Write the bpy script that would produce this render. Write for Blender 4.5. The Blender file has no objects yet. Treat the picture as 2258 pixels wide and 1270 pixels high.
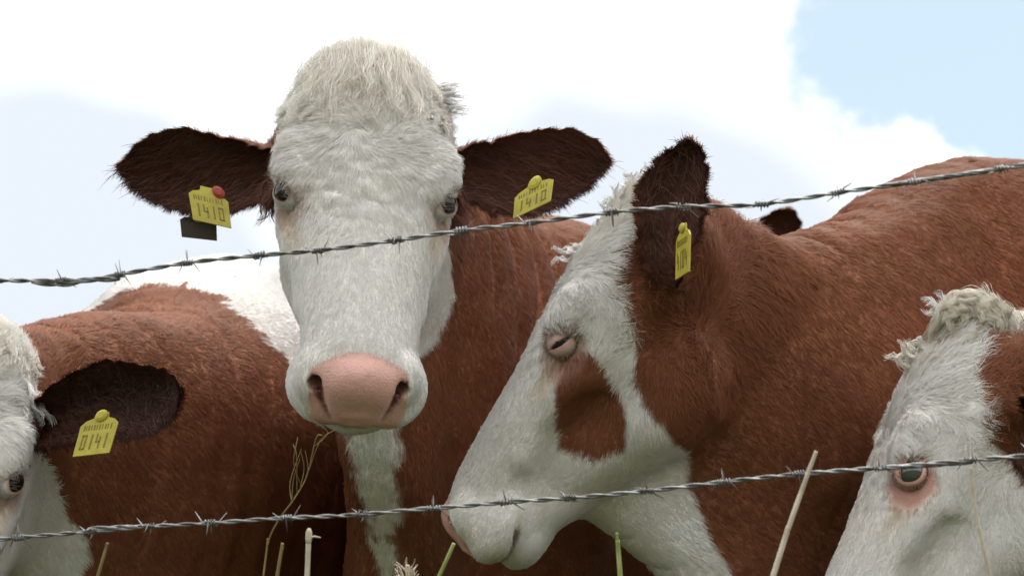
import bpy, math, random
from concurrent.futures import ThreadPoolExecutor
import numpy as np
from mathutils import Vector, Matrix

# ------------------------------------------------------------------ camera, sky, sun, exposure
scene = bpy.context.scene
COL = scene.collection
FPX, CX, CY, HC = 3580.0, 1129.0, 635.0, 0.80      # focal length and centre in photo pixels, camera height
PITCH = math.radians(10)
cam_d = bpy.data.cameras.new('camera')
cam = bpy.data.objects.new('camera', cam_d)
COL.objects.link(cam)
cam.location = (0, 0, HC)
cam.rotation_euler = (math.radians(90) + PITCH, 0, 0)
cam_d.sensor_width = 36.0
cam_d.lens = 36.0 * FPX / 2258.0
cam_d.clip_start = 0.05
cam_d.clip_end = 4000
cam_d.dof.use_dof = True
cam_d.dof.focus_distance = 1.95
cam_d.dof.aperture_fstop = 8.0
scene.camera = cam

SUN_EL, SUN_AZ = math.radians(66), math.radians(28)   # azimuth clockwise from +Y
world = bpy.data.worlds.new('World')
scene.world = world
world.use_nodes = True
nt = world.node_tree
nt.nodes.clear()


def wn(t, **kw):
    n = nt.nodes.new(t)
    for k, v in kw.items():
        setattr(n, k, v)
    return n


def wmath(op, a, b=None, c=None, clamp=False):
    n = wn('ShaderNodeMath', operation=op, use_clamp=clamp)
    for i, v in enumerate((a, b, c)):
        if v is None:
            continue
        if isinstance(v, (int, float)):
            n.inputs[i].default_value = v
        else:
            nt.links.new(v, n.inputs[i])
    return n.outputs[0]


sky = wn('ShaderNodeTexSky', sky_type='NISHITA')
sky.sun_disc = False
sky.sun_elevation = SUN_EL
sky.sun_rotation = SUN_AZ
sky.air_density = 1.0
sky.dust_density = 2.0
tc = wn('ShaderNodeTexCoord')
# broken cloud cover: soft noise on the sky direction, with an open patch of blue in it
cn = wn('ShaderNodeTexNoise')
cn.inputs['Scale'].default_value = 7.0
cn.inputs['Detail'].default_value = 6.0
cn.inputs['Roughness'].default_value = 0.62
nt.links.new(tc.outputs['Generated'], cn.inputs['Vector'])
cn2 = wn('ShaderNodeTexNoise')
cn2.inputs['Scale'].default_value = 2.2
cn2.inputs['Detail'].default_value = 3.0
nt.links.new(tc.outputs['Generated'], cn2.inputs['Vector'])


def dist_to(x, y):
    d = Vector(((x - CX) / FPX, math.cos(PITCH) + (y - CY) / FPX * math.sin(PITCH),
                math.sin(PITCH) - (y - CY) / FPX * math.cos(PITCH))).normalized()
    n = wn('ShaderNodeVectorMath', operation='DISTANCE')
    nt.links.new(tc.outputs['Generated'], n.inputs[0])
    n.inputs[1].default_value = d
    return n.outputs['Value']


hole = None                                                     # 1 in the middle of the gap, falling outwards
for (hx_, hy_, hr_) in ((2030, 60, .066), (2250, 80, .082), (2620, 30, .10)):
    h_ = wmath('MULTIPLY_ADD', dist_to(hx_, hy_), -1.0 / hr_, 1.0)
    hole = h_ if hole is None else wmath('MAXIMUM', hole, h_)
hole = wmath('MAXIMUM', hole, -1.2)
grey = wmath('MULTIPLY_ADD', dist_to(60, 520), -1.0 / 0.22, 1.0, clamp=True)     # a greyer bank of cloud
v = wmath('MULTIPLY_ADD', wmath('SUBTRACT', cn.outputs['Fac'], 0.5), 2.2, hole)
gap = wn('ShaderNodeMapRange', interpolation_type='SMOOTHSTEP')
gap.inputs['From Min'].default_value = -0.12
gap.inputs['From Max'].default_value = 0.22
nt.links.new(v, gap.inputs['Value'])
skb = wn('ShaderNodeVectorMath', operation='SCALE')
nt.links.new(sky.outputs[0], skb.inputs[0])
skb.inputs['Scale'].default_value = 1.0
# cloud brightness in the sky texture's own units (the background strength brings both down)
cl = wn('ShaderNodeValToRGB')
cl.color_ramp.elements[0].position = 0.40
cl.color_ramp.elements[0].color = (0.57, 0.615, 0.67, 1)
cl.color_ramp.elements[1].position = 0.56
cl.color_ramp.elements[1].color = (1.15, 1.14, 1.12, 1)
nt.links.new(wmath('MULTIPLY_ADD', grey, -0.22, cn2.outputs['Fac']), cl.inputs['Fac'])
cls = wn('ShaderNodeVectorMath', operation='SCALE')
nt.links.new(cl.outputs['Color'], cls.inputs[0])
cls.inputs['Scale'].default_value = 10.0
veil = wn('ShaderNodeMix', data_type='RGBA')          # thin haze veil over the blue
veil.inputs['Factor'].default_value = 0.78
nt.links.new(skb.outputs[0], veil.inputs['A'])
veil.inputs['B'].default_value = (4.9, 6.1, 6.9, 1)
mixc = wn('ShaderNodeMix', data_type='RGBA')
nt.links.new(gap.outputs[0], mixc.inputs['Factor'])
nt.links.new(cls.outputs[0], mixc.inputs['A'])
nt.links.new(veil.outputs['Result'], mixc.inputs['B'])
bg = wn('ShaderNodeBackground')
bg.inputs['Strength'].default_value = 0.068
nt.links.new(mixc.outputs['Result'], bg.inputs['Color'])
wo = wn('ShaderNodeOutputWorld')
nt.links.new(bg.outputs[0], wo.inputs['Surface'])

sun_d = bpy.data.lights.new('sun', 'SUN')
sun_d.energy = 1.5
sun_d.angle = math.radians(25)
sun_d.color = (1.0, 0.96, 0.90)
sun = bpy.data.objects.new('sun', sun_d)
COL.objects.link(sun)
sdir = Vector((math.sin(SUN_AZ) * math.cos(SUN_EL), math.cos(SUN_AZ) * math.cos(SUN_EL), math.sin(SUN_EL)))
sun.rotation_euler = (-sdir).to_track_quat('-Z', 'Y').to_euler()
sun.location = sdir * 50

scene.view_settings.view_transform = 'Standard'
scene.view_settings.look = 'None'
scene.view_settings.exposure = 1.12
scene.view_settings.gamma = 1.0
scene.render.engine = 'CYCLES'
scene.cycles.use_denoising = True
scene.cycles.max_bounces = 6
scene.cycles.diffuse_bounces = 3
scene.cycles.transparent_max_bounces = 4
scene.cycles_curves.shape = 'RIBBONS'

# ------------------------------------------------------------------ helpers
_f = np.array([0, math.cos(PITCH), math.sin(PITCH)])
_u = np.array([0, -math.sin(PITCH), math.cos(PITCH)])
_r = np.array([1.0, 0, 0])
CAMP = np.array([0, 0, HC])


def PX(x, y, d):
    """world point that photo pixel (x, y) shows at depth d"""
    return CAMP + d * (_f + (x - CX) / FPX * _r - (y - CY) / FPX * _u)


def nrm(a):
    a = np.asarray(a, float)
    return a / (np.linalg.norm(a, axis=-1, keepdims=True) + 1e-12)


def sstep(a, b, x):
    t = np.clip((x - a) / (b - a), 0, 1)
    return t * t * (3 - 2 * t)


_NT = np.random.default_rng(99).uniform(-1, 1, 64 ** 3).astype(np.float32)


def vnoise(p, scale, seed=0):
    """smooth value noise, -1..1, from a periodic table"""
    q = np.asarray(p, np.float32) * np.float32(scale) + np.float32(seed * 7.13 % 61 + 640.0)
    i = q.astype(np.int32)
    f = q - i
    f = f * f * (3 - 2 * f)
    x0, y0, z0 = [(i[..., k] & 63) for k in range(3)]
    x1, y1, z1 = [((i[..., k] + 1) & 63) for k in range(3)]
    fx, fy, fz = f[..., 0], f[..., 1], f[..., 2]
    x0, x1, y0, y1 = x0 << 12, x1 << 12, y0 << 6, y1 << 6

    def lz(a):
        u_ = _NT[a + z0]
        return u_ + (_NT[a + z1] - u_) * fz
    a, b2 = lz(x0 + y0), lz(x0 + y1)
    c, d = lz(x1 + y0), lz(x1 + y1)
    a = a + (b2 - a) * fy
    c = c + (d - c) * fy
    return a + (c - a) * fx


def fbm(p, scale, seed=0, n=3):
    o, a = 0, 1.0
    for k in range(n):
        o = o + a * vnoise(p, scale * 2 ** k, seed + k * 5)
        a *= 0.5
    return o / 1.75


def smin(a, b, k):
    h = np.maximum(k - np.abs(a - b), 0) / k
    return np.minimum(a, b) - h * h * k * 0.25


def smax(a, b, k):
    return -smin(-a, -b, k)


def ell(p, c, r):
    q = (p - np.asarray(c, float)) / np.asarray(r, float)
    k0 = np.linalg.norm(q, axis=-1)
    k1 = np.linalg.norm(q / np.asarray(r, float), axis=-1) + 1e-9
    return k0 * (k0 - 1) / k1


def caps(p, a, b, ra, rb=None):
    rb = ra if rb is None else rb
    a = np.asarray(a, float)
    b = np.asarray(b, float)
    ab = b - a
    t = np.clip(((p - a) @ ab) / (ab @ ab), 0, 1)
    return np.linalg.norm(p - a - t[:, None] * ab, axis=-1) - (ra + (rb - ra) * t)


def loft(p, tab, n):
    """straight loft along u (axis 0): rows (u, half width, top w, bottom w), superellipse exponent n"""
    tab = np.array(tab, float)
    u = p[:, 0]
    # smooth resample of the table
    uu = np.linspace(tab[0, 0], tab[-1, 0], 160)
    cols = [np.interp(uu, tab[:, 0], tab[:, k]) for k in (1, 2, 3)]
    ker = np.hanning(15)
    ker /= ker.sum()
    cols = [np.convolve(np.pad(c, 7, 'edge'), ker, 'valid') for c in cols]
    uc = np.clip(u, tab[0, 0], tab[-1, 0])
    a = np.maximum(np.interp(uc, uu, cols[0]), 0.3)
    top = np.interp(uc, uu, cols[1])
    bot = np.interp(uc, uu, cols[2])
    b = np.maximum((top - bot) / 2, 0.3)
    wc = (top + bot) / 2
    f = (np.abs(p[:, 1] / a) ** n + np.abs((p[:, 2] - wc) / b) ** n + 1e-9) ** (1 / n)
    d = (f - 1) * np.minimum(a, b)
    over = np.maximum(tab[0, 0] - u, u - tab[-1, 0])
    return np.where(over > 0, np.sqrt(np.maximum(d, 0) ** 2 + over ** 2), d)


def catmull(pts, n):
    pts = np.asarray(pts, float)
    q = np.vstack([2 * pts[0] - pts[1], pts, 2 * pts[-1] - pts[-2]])
    out = []
    for i in range(1, len(q) - 2):
        t = np.linspace(0, 1, n, endpoint=False)[:, None]
        a, b, c, d = q[i - 1], q[i], q[i + 1], q[i + 2]
        out.append(0.5 * ((2 * b) + (c - a) * t + (2 * a - 5 * b + 4 * c - d) * t * t + (3 * b - a - 3 * c + d) * t ** 3))
    out.append(q[-2][None])
    return np.vstack(out)


def sweep(p, rows, n=4, ex=2.2):
    """loft along a curved path: rows (x, y, z, half width, up, down); sections stand upright"""
    p = np.asarray(p, np.float32)
    R = catmull(rows, n).astype(np.float32)
    C = R[:, :3]
    T = nrm(np.gradient(C, axis=0)).astype(np.float32)
    L = nrm(np.cross(np.array([0, 0, 1.0]), T)).astype(np.float32)
    U = np.cross(T, L).astype(np.float32)
    best = np.full(len(p), 1e9, np.float32)
    tp = np.zeros(len(p), np.float32)
    for i in range(len(C) - 1):
        ab = C[i + 1] - C[i]
        pc = p - C[i]
        dot = pc @ ab
        l2 = ab @ ab
        t = np.clip(dot / l2, 0, 1)
        d = np.einsum('ij,ij->i', pc, pc) - 2 * t * dot + t * t * l2
        m = d < best
        best[m] = d[m]
        tp[m] = i + t[m]

    def I(A):
        return A[i0] + (A[i1] - A[i0]) * fr
    i0 = np.minimum(tp.astype(np.int32), len(C) - 2)
    i1 = i0 + 1
    fr = (tp - i0)[:, None]
    d = p - I(C)
    l = (d * I(L)).sum(1)
    h = (d * I(U)).sum(1)
    e = (d * I(T)).sum(1)
    S = I(R[:, 3:])
    b = np.where(h > 0, S[:, 1], S[:, 2])
    m = np.minimum(S[:, 0], np.minimum(S[:, 1], S[:, 2]))
    f = (np.abs(l / S[:, 0]) ** ex + np.abs(h / b) ** ex + np.abs(e / m) ** ex + 1e-9) ** (1 / ex)
    return (f - 1) * m, tp / (len(C) - 1), l, h


def axis_grid(lo, hi, f0, f1, fine, coarse):
    mid = list(np.arange(f0, f1 + fine, fine))
    s, x = fine, mid[-1]
    while x < hi:
        s = min(s * 1.045, coarse)
        x += s
        mid.append(x)
    s, x, left = fine, f0, []
    while x > lo:
        s = min(s * 1.045, coarse)
        x -= s
        left.append(x)
    return np.array(left[::-1] + mid)


def surface_nets(sdf, xs, ys, zs):
    """mesh the zero level of sdf on a rectilinear grid; only blocks near the surface are sampled"""
    B = 8
    pad = lambda a: np.concatenate([a, a[-1] + (a[-1] - a[-2]) * np.arange(1, (-len(a)) % B + 1)])
    xs, ys, zs = pad(xs), pad(ys), pad(zs)
    N = (len(xs), len(ys), len(zs))
    F = np.full(N, 1.0, np.float32)
    nb = [n // B for n in N]

    def cs(a):
        lo = a.reshape(-1, B)[:, 0]
        hi = np.append(a.reshape(-1, B)[1:, 0], a[-1] * 2 - a[-2])
        return (lo + hi) / 2, (hi - lo) / 2
    (cx, hx), (cy, hy), (cz, hz) = cs(xs), cs(ys), cs(zs)
    G = np.stack(np.meshgrid(cx, cy, cz, indexing='ij'), -1).reshape(-1, 3)
    H = np.stack(np.meshgrid(hx, hy, hz, indexing='ij'), -1).reshape(-1, 3)
    fc = sdf(G)
    diag = np.linalg.norm(H, axis=1)
    Fb = F.reshape(nb[0], B, nb[1], B, nb[2], B)
    sgn = np.where(fc.reshape(nb) > 0, 1.0, -1.0).astype(np.float32)
    Fb[:] = sgn[:, None, :, None, :, None]
    act = np.argwhere((np.abs(fc) < diag * 1.15 + 0.004).reshape(nb))
    o = np.arange(B)

    def job(k):
        a = act[k:k + 240]
        I = np.broadcast_to((a[:, 0, None] * B + o)[:, :, None, None], (len(a), B, B, B)).ravel()
        J = np.broadcast_to((a[:, 1, None] * B + o)[:, None, :, None], (len(a), B, B, B)).ravel()
        K = np.broadcast_to((a[:, 2, None] * B + o)[:, None, None, :], (len(a), B, B, B)).ravel()
        F[I, J, K] = sdf(np.stack([xs[I], ys[J], zs[K]], 1))
    with ThreadPoolExecutor(4) as ex:
        list(ex.map(job, range(0, len(act), 240)))
    S = F < 0
    cnt = np.zeros((N[0] - 1, N[1] - 1, N[2] - 1), np.int8)
    for dx in (0, 1):
        for dy in (0, 1):
            for dz in (0, 1):
                cnt += S[dx:N[0] - 1 + dx, dy:N[1] - 1 + dy, dz:N[2] - 1 + dz]
    cell = np.argwhere((cnt > 0) & (cnt < 8))
    idx = np.full(cnt.shape, -1, np.int64)
    idx[cell[:, 0], cell[:, 1], cell[:, 2]] = np.arange(len(cell))
    corners = [(a, b, c) for a in (0, 1) for b in (0, 1) for c in (0, 1)]
    pos = np.zeros((len(cell), 3))
    w = np.zeros(len(cell))
    for a in corners:
        for ax in range(3):
            if a[ax]:
                continue
            b = list(a)
            b[ax] = 1
            A = cell + np.array(a)
            Bq = cell + np.array(b)
            fa = F[A[:, 0], A[:, 1], A[:, 2]]
            fb = F[Bq[:, 0], Bq[:, 1], Bq[:, 2]]
            m = (fa < 0) != (fb < 0)
            t = np.where(m, fa / np.where(m, fa - fb, 1), 0)
            pa = np.stack([xs[A[:, 0]], ys[A[:, 1]], zs[A[:, 2]]], 1)
            pb = np.stack([xs[Bq[:, 0]], ys[Bq[:, 1]], zs[Bq[:, 2]]], 1)
            pos += np.where(m[:, None], pa + (pb - pa) * t[:, None], 0)
            w += m
    pos /= np.maximum(w, 1)[:, None]
    quads = []
    for ax in range(3):
        sl0 = [slice(1, -1)] * 3
        sl1 = [slice(1, -1)] * 3
        sl0[ax] = slice(0, -1)
        sl1[ax] = slice(1, None)
        E = np.argwhere(S[tuple(sl0)] != S[tuple(sl1)])
        off = np.ones(3, int)
        off[ax] = 0
        E = E + off
        b, c = (ax + 1) % 3, (ax + 2) % 3
        eb = np.eye(3, dtype=int)[b]
        ec = np.eye(3, dtype=int)[c]
        q = [E - eb - ec, E - ec, E, E - eb]
        q = np.stack([idx[x[:, 0], x[:, 1], x[:, 2]] for x in q], 1)
        inside = S[E[:, 0], E[:, 1], E[:, 2]]
        q[~inside] = q[~inside][:, ::-1]
        quads.append(q)
    quads = np.vstack(quads)
    quads = quads[(quads >= 0).all(1)]
    return pos, quads


def relax(v, q, it=2, k=0.5):
    e = np.vstack([q[:, [0, 1]], q[:, [1, 2]], q[:, [2, 3]], q[:, [3, 0]]])
    for _ in range(it):
        s = np.zeros_like(v)
        n = np.zeros(len(v))
        np.add.at(s, e[:, 0], v[e[:, 1]])
        np.add.at(n, e[:, 0], 1)
        np.add.at(s, e[:, 1], v[e[:, 0]])
        np.add.at(n, e[:, 1], 1)
        v = v + k * (s / np.maximum(n, 1)[:, None] - v)
    return v


def vert_normals(v, q):
    fn = np.cross(v[q[:, 2]] - v[q[:, 0]], v[q[:, 3]] - v[q[:, 1]])
    n = np.zeros_like(v)
    for k in range(q.shape[1]):
        np.add.at(n, q[:, k], fn)
    return nrm(n)


def mesh_obj(name, v, faces, mats, parent=None, org=(0, 0, 0), smooth=True, mi=None, link=True):
    me = bpy.data.meshes.new(name)
    v = np.asarray(v, float) - np.asarray(org, float)
    if isinstance(faces, np.ndarray):
        n, k = faces.shape
        me.vertices.add(len(v))
        me.vertices.foreach_set('co', v.astype(np.float32).ravel())
        me.loops.add(n * k)
        me.loops.foreach_set('vertex_index', faces.astype(np.int32).ravel())
        me.polygons.add(n)
        me.polygons.foreach_set('loop_start', np.arange(0, n * k, k, dtype=np.int32))
        me.update(calc_edges=True)
    else:
        me.from_pydata([tuple(x) for x in v], [], [tuple(int(i) for i in f) for f in faces])
        me.update()
    for m in (mats if isinstance(mats, (list, tuple)) else [mats]):
        me.materials.append(m)
    me.polygons.foreach_set('use_smooth', np.full(len(me.polygons), smooth))
    if mi is not None:
        me.polygons.foreach_set('material_index', np.asarray(mi, np.int32))
    o = bpy.data.objects.new(name, me)
    if link:
        COL.objects.link(o)
    o.parent = parent
    return o


def add_attr(me, name, data, typ='FLOAT_COLOR', dom='POINT'):
    a = me.attributes.new(name, typ, dom)
    if typ == 'FLOAT_COLOR':
        d = np.ones((len(data), 4), np.float32)
        d[:, :3] = data
        a.data.foreach_set('color', d.ravel())
    elif typ == 'FLOAT_VECTOR':
        a.data.foreach_set('vector', np.asarray(data, np.float32).ravel())
    else:
        a.data.foreach_set('value', np.asarray(data, np.float32).ravel())


def hair_obj(name, P, rad, col, nor, mat, parent, org):
    """P (n, k, 3) strand points; rad root radius (n,) or scalar; col (n, 3); nor (n, 3) skin normal"""
    n, k = P.shape[:2]
    cu = bpy.data.hair_curves.new(name)
    cu.add_curves([k] * n)
    cu.position_data.foreach_set('vector', (P - np.asarray(org)).astype(np.float32).ravel())
    tp = np.array([1.0, 1.0, 0.8, 0.3]) if k == 4 else np.interp(np.linspace(0, 1, k), [0, .6, 1], [1, .85, .2])
    r = np.asarray(rad) * np.ones(n)
    a = cu.attributes.get('radius') or cu.attributes.new('radius', 'FLOAT', 'POINT')
    a.data.foreach_set('value', (r[:, None] * tp[None]).astype(np.float32).ravel())
    add_attr(cu, 'hcol', col, 'FLOAT_COLOR', 'CURVE')
    add_attr(cu, 'hnor', nor, 'FLOAT_VECTOR', 'CURVE')
    cu.materials.append(mat)
    o = bpy.data.objects.new(name, cu)
    COL.objects.link(o)
    o.parent = parent
    o['kind'] = 'stuff'
    return o


def tube(path, rad, sides=6, cap=True, base=0):
    path = np.asarray(path, float)
    rad = np.asarray(rad, float) * np.ones(len(path))
    T = nrm(np.gradient(path, axis=0))
    ref = np.array([0.13, 0.21, 0.97])
    A = nrm(np.cross(T, ref))
    Bn = np.cross(T, A)
    th = np.linspace(0, 2 * np.pi, sides, endpoint=False)
    v = path[:, None] + rad[:, None, None] * (A[:, None] * np.cos(th)[None, :, None] + Bn[:, None] * np.sin(th)[None, :, None])
    v = v.reshape(-1, 3)
    f = []
    for i in range(len(path) - 1):
        for j in range(sides):
            a, b = i * sides + j, i * sides + (j + 1) % sides
            f.append((base + a, base + b, base + b + sides, base + a + sides))
    if cap:
        f.append(tuple(base + j for j in range(sides))[::-1])
        f.append(tuple(base + (len(path) - 1) * sides + j for j in range(sides)))
    return v, f


# ------------------------------------------------------------------ materials
def mat(name, color=(.5, .5, .5), rough=.6, metal=0.0, spec=.5):
    m = bpy.data.materials.new(name)
    m.use_nodes = True
    b = m.node_tree.nodes['Principled BSDF']
    b.inputs['Base Color'].default_value = (*color, 1)
    b.inputs['Roughness'].default_value = rough
    b.inputs['Metallic'].default_value = metal
    b.inputs['Specular IOR Level'].default_value = spec
    return m, m.node_tree, b


def noise_color(t, b, c0, c1, scale, detail=4, coord='Object', lo=.35, hi=.65):
    tcn = t.nodes.new('ShaderNodeTexCoord')
    n = t.nodes.new('ShaderNodeTexNoise')
    n.inputs['Scale'].default_value = scale
    n.inputs['Detail'].default_value = detail
    t.links.new(tcn.outputs[coord], n.inputs['Vector'])
    r = t.nodes.new('ShaderNodeValToRGB')
    r.color_ramp.elements[0].position = lo
    r.color_ramp.elements[1].position = hi
    r.color_ramp.elements[0].color = (*c0, 1)
    r.color_ramp.elements[1].color = (*c1, 1)
    t.links.new(n.outputs['Fac'], r.inputs['Fac'])
    t.links.new(r.outputs['Color'], b.inputs['Base Color'])
    return n, r, tcn


def bump(t, b, hsock, strength, dist):
    n = t.nodes.new('ShaderNodeBump')
    n.inputs['Strength'].default_value = strength
    n.inputs['Distance'].default_value = dist
    t.links.new(hsock, n.inputs['Height'])
    t.links.new(n.outputs['Normal'], b.inputs['Normal'])


M_skin, t, b = mat('cow_skin', rough=.75, spec=.35)
at = t.nodes.new('ShaderNodeAttribute')
at.attribute_name = 'coat'
t.links.new(at.outputs['Color'], b.inputs['Base Color'])
aw = t.nodes.new('ShaderNodeAttribute')
aw.attribute_name = 'wet'
mr = t.nodes.new('ShaderNodeMapRange')
mr.inputs['To Min'].default_value = .8
mr.inputs['To Max'].default_value = .17
t.links.new(aw.outputs['Fac'], mr.inputs['Value'])
t.links.new(mr.outputs[0], b.inputs['Roughness'])
tcn = t.nodes.new('ShaderNodeTexCoord')
vo = t.nodes.new('ShaderNodeTexVoronoi')
vo.inputs['Scale'].default_value = 380
t.links.new(tcn.outputs['Object'], vo.inputs['Vector'])
bump(t, b, vo.outputs['Distance'], .22, .002)
b.inputs['Subsurface Weight'].default_value = 0.0

M_hair, t, b = mat('cow_hair', rough=.58, spec=.14)
at = t.nodes.new('ShaderNodeAttribute')
at.attribute_name = 'hcol'
t.links.new(at.outputs['Color'], b.inputs['Base Color'])
an = t.nodes.new('ShaderNodeAttribute')
an.attribute_name = 'hnor'
ge = t.nodes.new('ShaderNodeNewGeometry')
mx = t.nodes.new('ShaderNodeMix')
mx.data_type = 'VECTOR'
mx.inputs['Factor'].default_value = .16
t.links.new(an.outputs['Vector'], mx.inputs['A'])
t.links.new(ge.outputs['Normal'], mx.inputs['B'])
t.links.new(mx.outputs['Result'], b.inputs['Normal'])

M_eye, t, b = mat('eye_dark', (.010, .007, .005), .04, 0, .5)
b.inputs['IOR'].default_value = 1.5
M_eye2, t, b = mat('eye_sky_tint', (.05, .058, .048), .05, 0, .6)  # pale grey-green of the reflected sky painted into the base colour
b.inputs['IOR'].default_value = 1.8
M_lid, t, b = mat('eyelid_skin', (.5, .3, .25), .5, 0, .4)
at = t.nodes.new('ShaderNodeAttribute')
at.attribute_name = 'coat'
t.links.new(at.outputs['Color'], b.inputs['Base Color'])
M_tag, t, b = mat('tag_yellow', (.62, .52, .035), .45)
n, r, _ = noise_color(t, b, (.40, .33, .028), (.52, .44, .045), 60)
M_tagback, t, b = mat('tag_shaded', (.05, .04, .025), .5)  # dark base colour stands in for shade on the backlit rear tag
M_print, t, b = mat('tag_print', (.22, .18, .025), .6)
M_red, t, b = mat('tag_button_red', (.34, .025, .012), .45)
M_wire, t, b = mat('galvanised_wire', (.2, .2, .2), .55, .75)
n, r, _ = noise_color(t, b, (.13, .115, .10), (.34, .35, .36), 90)
M_straw, t, b = mat('dry_straw', (.6, .52, .38), .7)
n, r, _ = noise_color(t, b, (.50, .42, .30), (.72, .64, .52), 50)
M_stem, t, b = mat('green_stem', (.3, .36, .1), .6)
n, r, _ = noise_color(t, b, (.24, .30, .07), (.50, .52, .22), 30)
M_dull, t, b = mat('dull_grass', (.2, .14, .05), .7)
n, r, _ = noise_color(t, b, (.16, .11, .04), (.30, .24, .08), 50)
M_grass, t, b = mat('meadow_grass', (.06, .1, .025), .7)
n, r, _ = noise_color(t, b, (.035, .07, .015), (.085, .12, .03), 3)
M_ground, t, b = mat('meadow_soil', (.06, .08, .03), .9)
n, r, _ = noise_color(t, b, (.045, .05, .022), (.085, .09, .042), 1.5, 8)
bump(t, b, n.outputs['Fac'], .6, .05)
M_hoof, t, b = mat('hoof_horn', (.05, .04, .03), .5)

WHITE = np.array([.90, .865, .82])
CREAM = np.array([.80, .69, .50])
BROWN = np.array([.258, .096, .047])
DARKB = np.array([.120, .050, .035])
PINK = np.array([.70, .405, .345])
RNG = np.random.default_rng(7)

# ------------------------------------------------------------------ cow
SKULL = [(-3, .5, -5.5, -6.5), (-2, 5.0, -3.0, -9), (0, 7.8, -0.8, -13), (4, 9.6, .7, -16), (9, 10.7, 1.3, -17), (14, 11.0, 1.4, -17),
         (19.5, 10.7, 1.0, -16), (23.5, 9.4, .6, -14), (28, 8.5, .4, -12), (34, 7.4, .4, -10.5), (40, 6.8, .2, -9.8), (44, 6.5, -.1, -9.6),
         (46.6, 6.0, -1.2, -9.6), (48.4, 4.9, -3, -9.2), (49.6, 2.5, -5, -8), (49.9, .5, -6, -7)]
JAW = [(9, .5, -14, -15), (10.5, 3.2, -11, -19), (13, 6.0, -9, -22), (18, 8.9, -8, -24.5), (24, 9.4, -6, -23.5), (30, 8.3, -5, -20),
       (36, 5.4, -5, -16.8), (41, 5.3, -6, -14.6), (45, 5.0, -7.5, -13.6), (47.3, 3.4, -9, -12.9), (48.3, .5, -10.5, -11.5)]
EYE_R, EYE_U = 1.9, 20.6


def head_sdf(q, curl=False):
    """q in centimetres in the head's own frame: u poll to muzzle, v to the animal's left, w out of the forehead"""
    p = q.copy()
    p[:, 1] = np.abs(p[:, 1])
    d = loft(p, SKULL, np.interp(p[:, 0], [18, 26, 42, 47], [2.5, 2.05, 2.05, 2.4]))
    d = smin(d, loft(p, JAW, 2.3), 3.0)
    d = smin(d, ell(p, (.5, 0, -4.5), (4, 6.6, 4.5)), 2.5)
    d = smin(d, ell(p, (17.3, 9.2, -1.9), (4.2, 2.1, 2.1)), 2.2)          # brow
    d = smin(d, ell(p, (24, 8.2, -7.6), (6, 1.9, 2.6)), 2.2)              # cheek bone
    d = smin(d, caps(p, (23, 8.6, -8.6), (35, 6.4, -6.6), 1.3, 1.0), 2.4)
    d = smin(d, ell(p, (19, 6.9, -15), (8, 2.6, 7)), 2.0)                 # masseter
    d = smin(d, caps(p, (4.5, 6.5, -9), (9.5, 9.6, -10), 3.1, 2.2), 2.4)  # ear root
    d = smin(d, ell(p, (44.4, 3.9, -7.7), (5.0, 4.1, 3.4)), 1.6)          # upper lip
    d = smin(d, ell(p, (43.6, 5.0, -8.9), (3.8, 2.9, 1.9)), 1.4)           # corner of the lip
    d = smin(d, ell(p, (46.4, 0, -4.8), (3.3, 5.2, 4.7)), 1.2)            # nose pad
    d = smin(d, ell(p, (45.2, 5.1, -4.2), (2.6, 2.2, 2.8)), 1.4)          # nostril wing
    d = smin(d, ell(p, (44.5, 0, -12.0), (3.8, 4.4, 2.3)), 1.5)           # chin
    # dip between the brows and hollow under the eye
    d = smax(d, -ell(p, (15.5, 0, 2.6), (6, 1.6, 1.5)), 1.6)
    d = smax(d, -ell(p, (31, 9.2, -10.5), (7, 1.6, 2.6)), 3.5)
    d = smax(d, -caps(p, (23, 9.9, -4.0), (27.5, 9.0, -3.2), .7, .5), 1.0)  # tear furrow
    # mouth line
    m = np.minimum(caps(p, (36.5, 7.2, -9.3), (43, 7.4, -10.3), .22, .38), caps(p, (43, 7.4, -10.3), (47.5, 4.2, -10.4), .38))
    m = np.minimum(m, caps(p, (47.5, 4.2, -10.4), (49.6, 0, -10.0), .42))
    d = smax(d, -m, .8)
    # nostrils: a comma from the outer wing down and in
    nn = np.minimum(caps(p, (47.0, 4.8, -2.7), (48.4, 4.3, -4.2), .60, .62), caps(p, (48.4, 4.3, -4.2), (49.8, 2.9, -6.5), .58, .32))
    nn = np.minimum(nn, caps(p, (47.2, 4.9, -3.2), (43.0, 3.8, -5.0), .85, .8))
    d = smax(d, -nn, .45)
    # eye socket
    d = smax(d, -(np.linalg.norm(p - np.array([EYE_U, 9.9, -3.1]), axis=1) - 1.75), .8)
    if curl:
        d = smin(d, ell(q, (-.8, .4, -3.9), (4.4, 4.3, 4.4)), 1.0)
    return d


def rot_about(ax, ang):
    return np.array(Matrix.Rotation(ang, 3, Vector(ax)))


def head_pose(name_R, t, spin=0.0, scale=1.0):
    R = np.array(name_R, float)
    R = R @ rot_about((1, 0, 0), spin)          # spin about the head's long axis
    return dict(R=R, t=np.array(t, float), s=scale)


def H2W(hp, q):
    return hp['t'] + (np.asarray(q, float) * hp['s'] / 100) @ hp['R'].T


def W2H(hp, p):
    return (p - hp['t']) @ hp['R'] * (100 / hp['s'])


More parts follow.
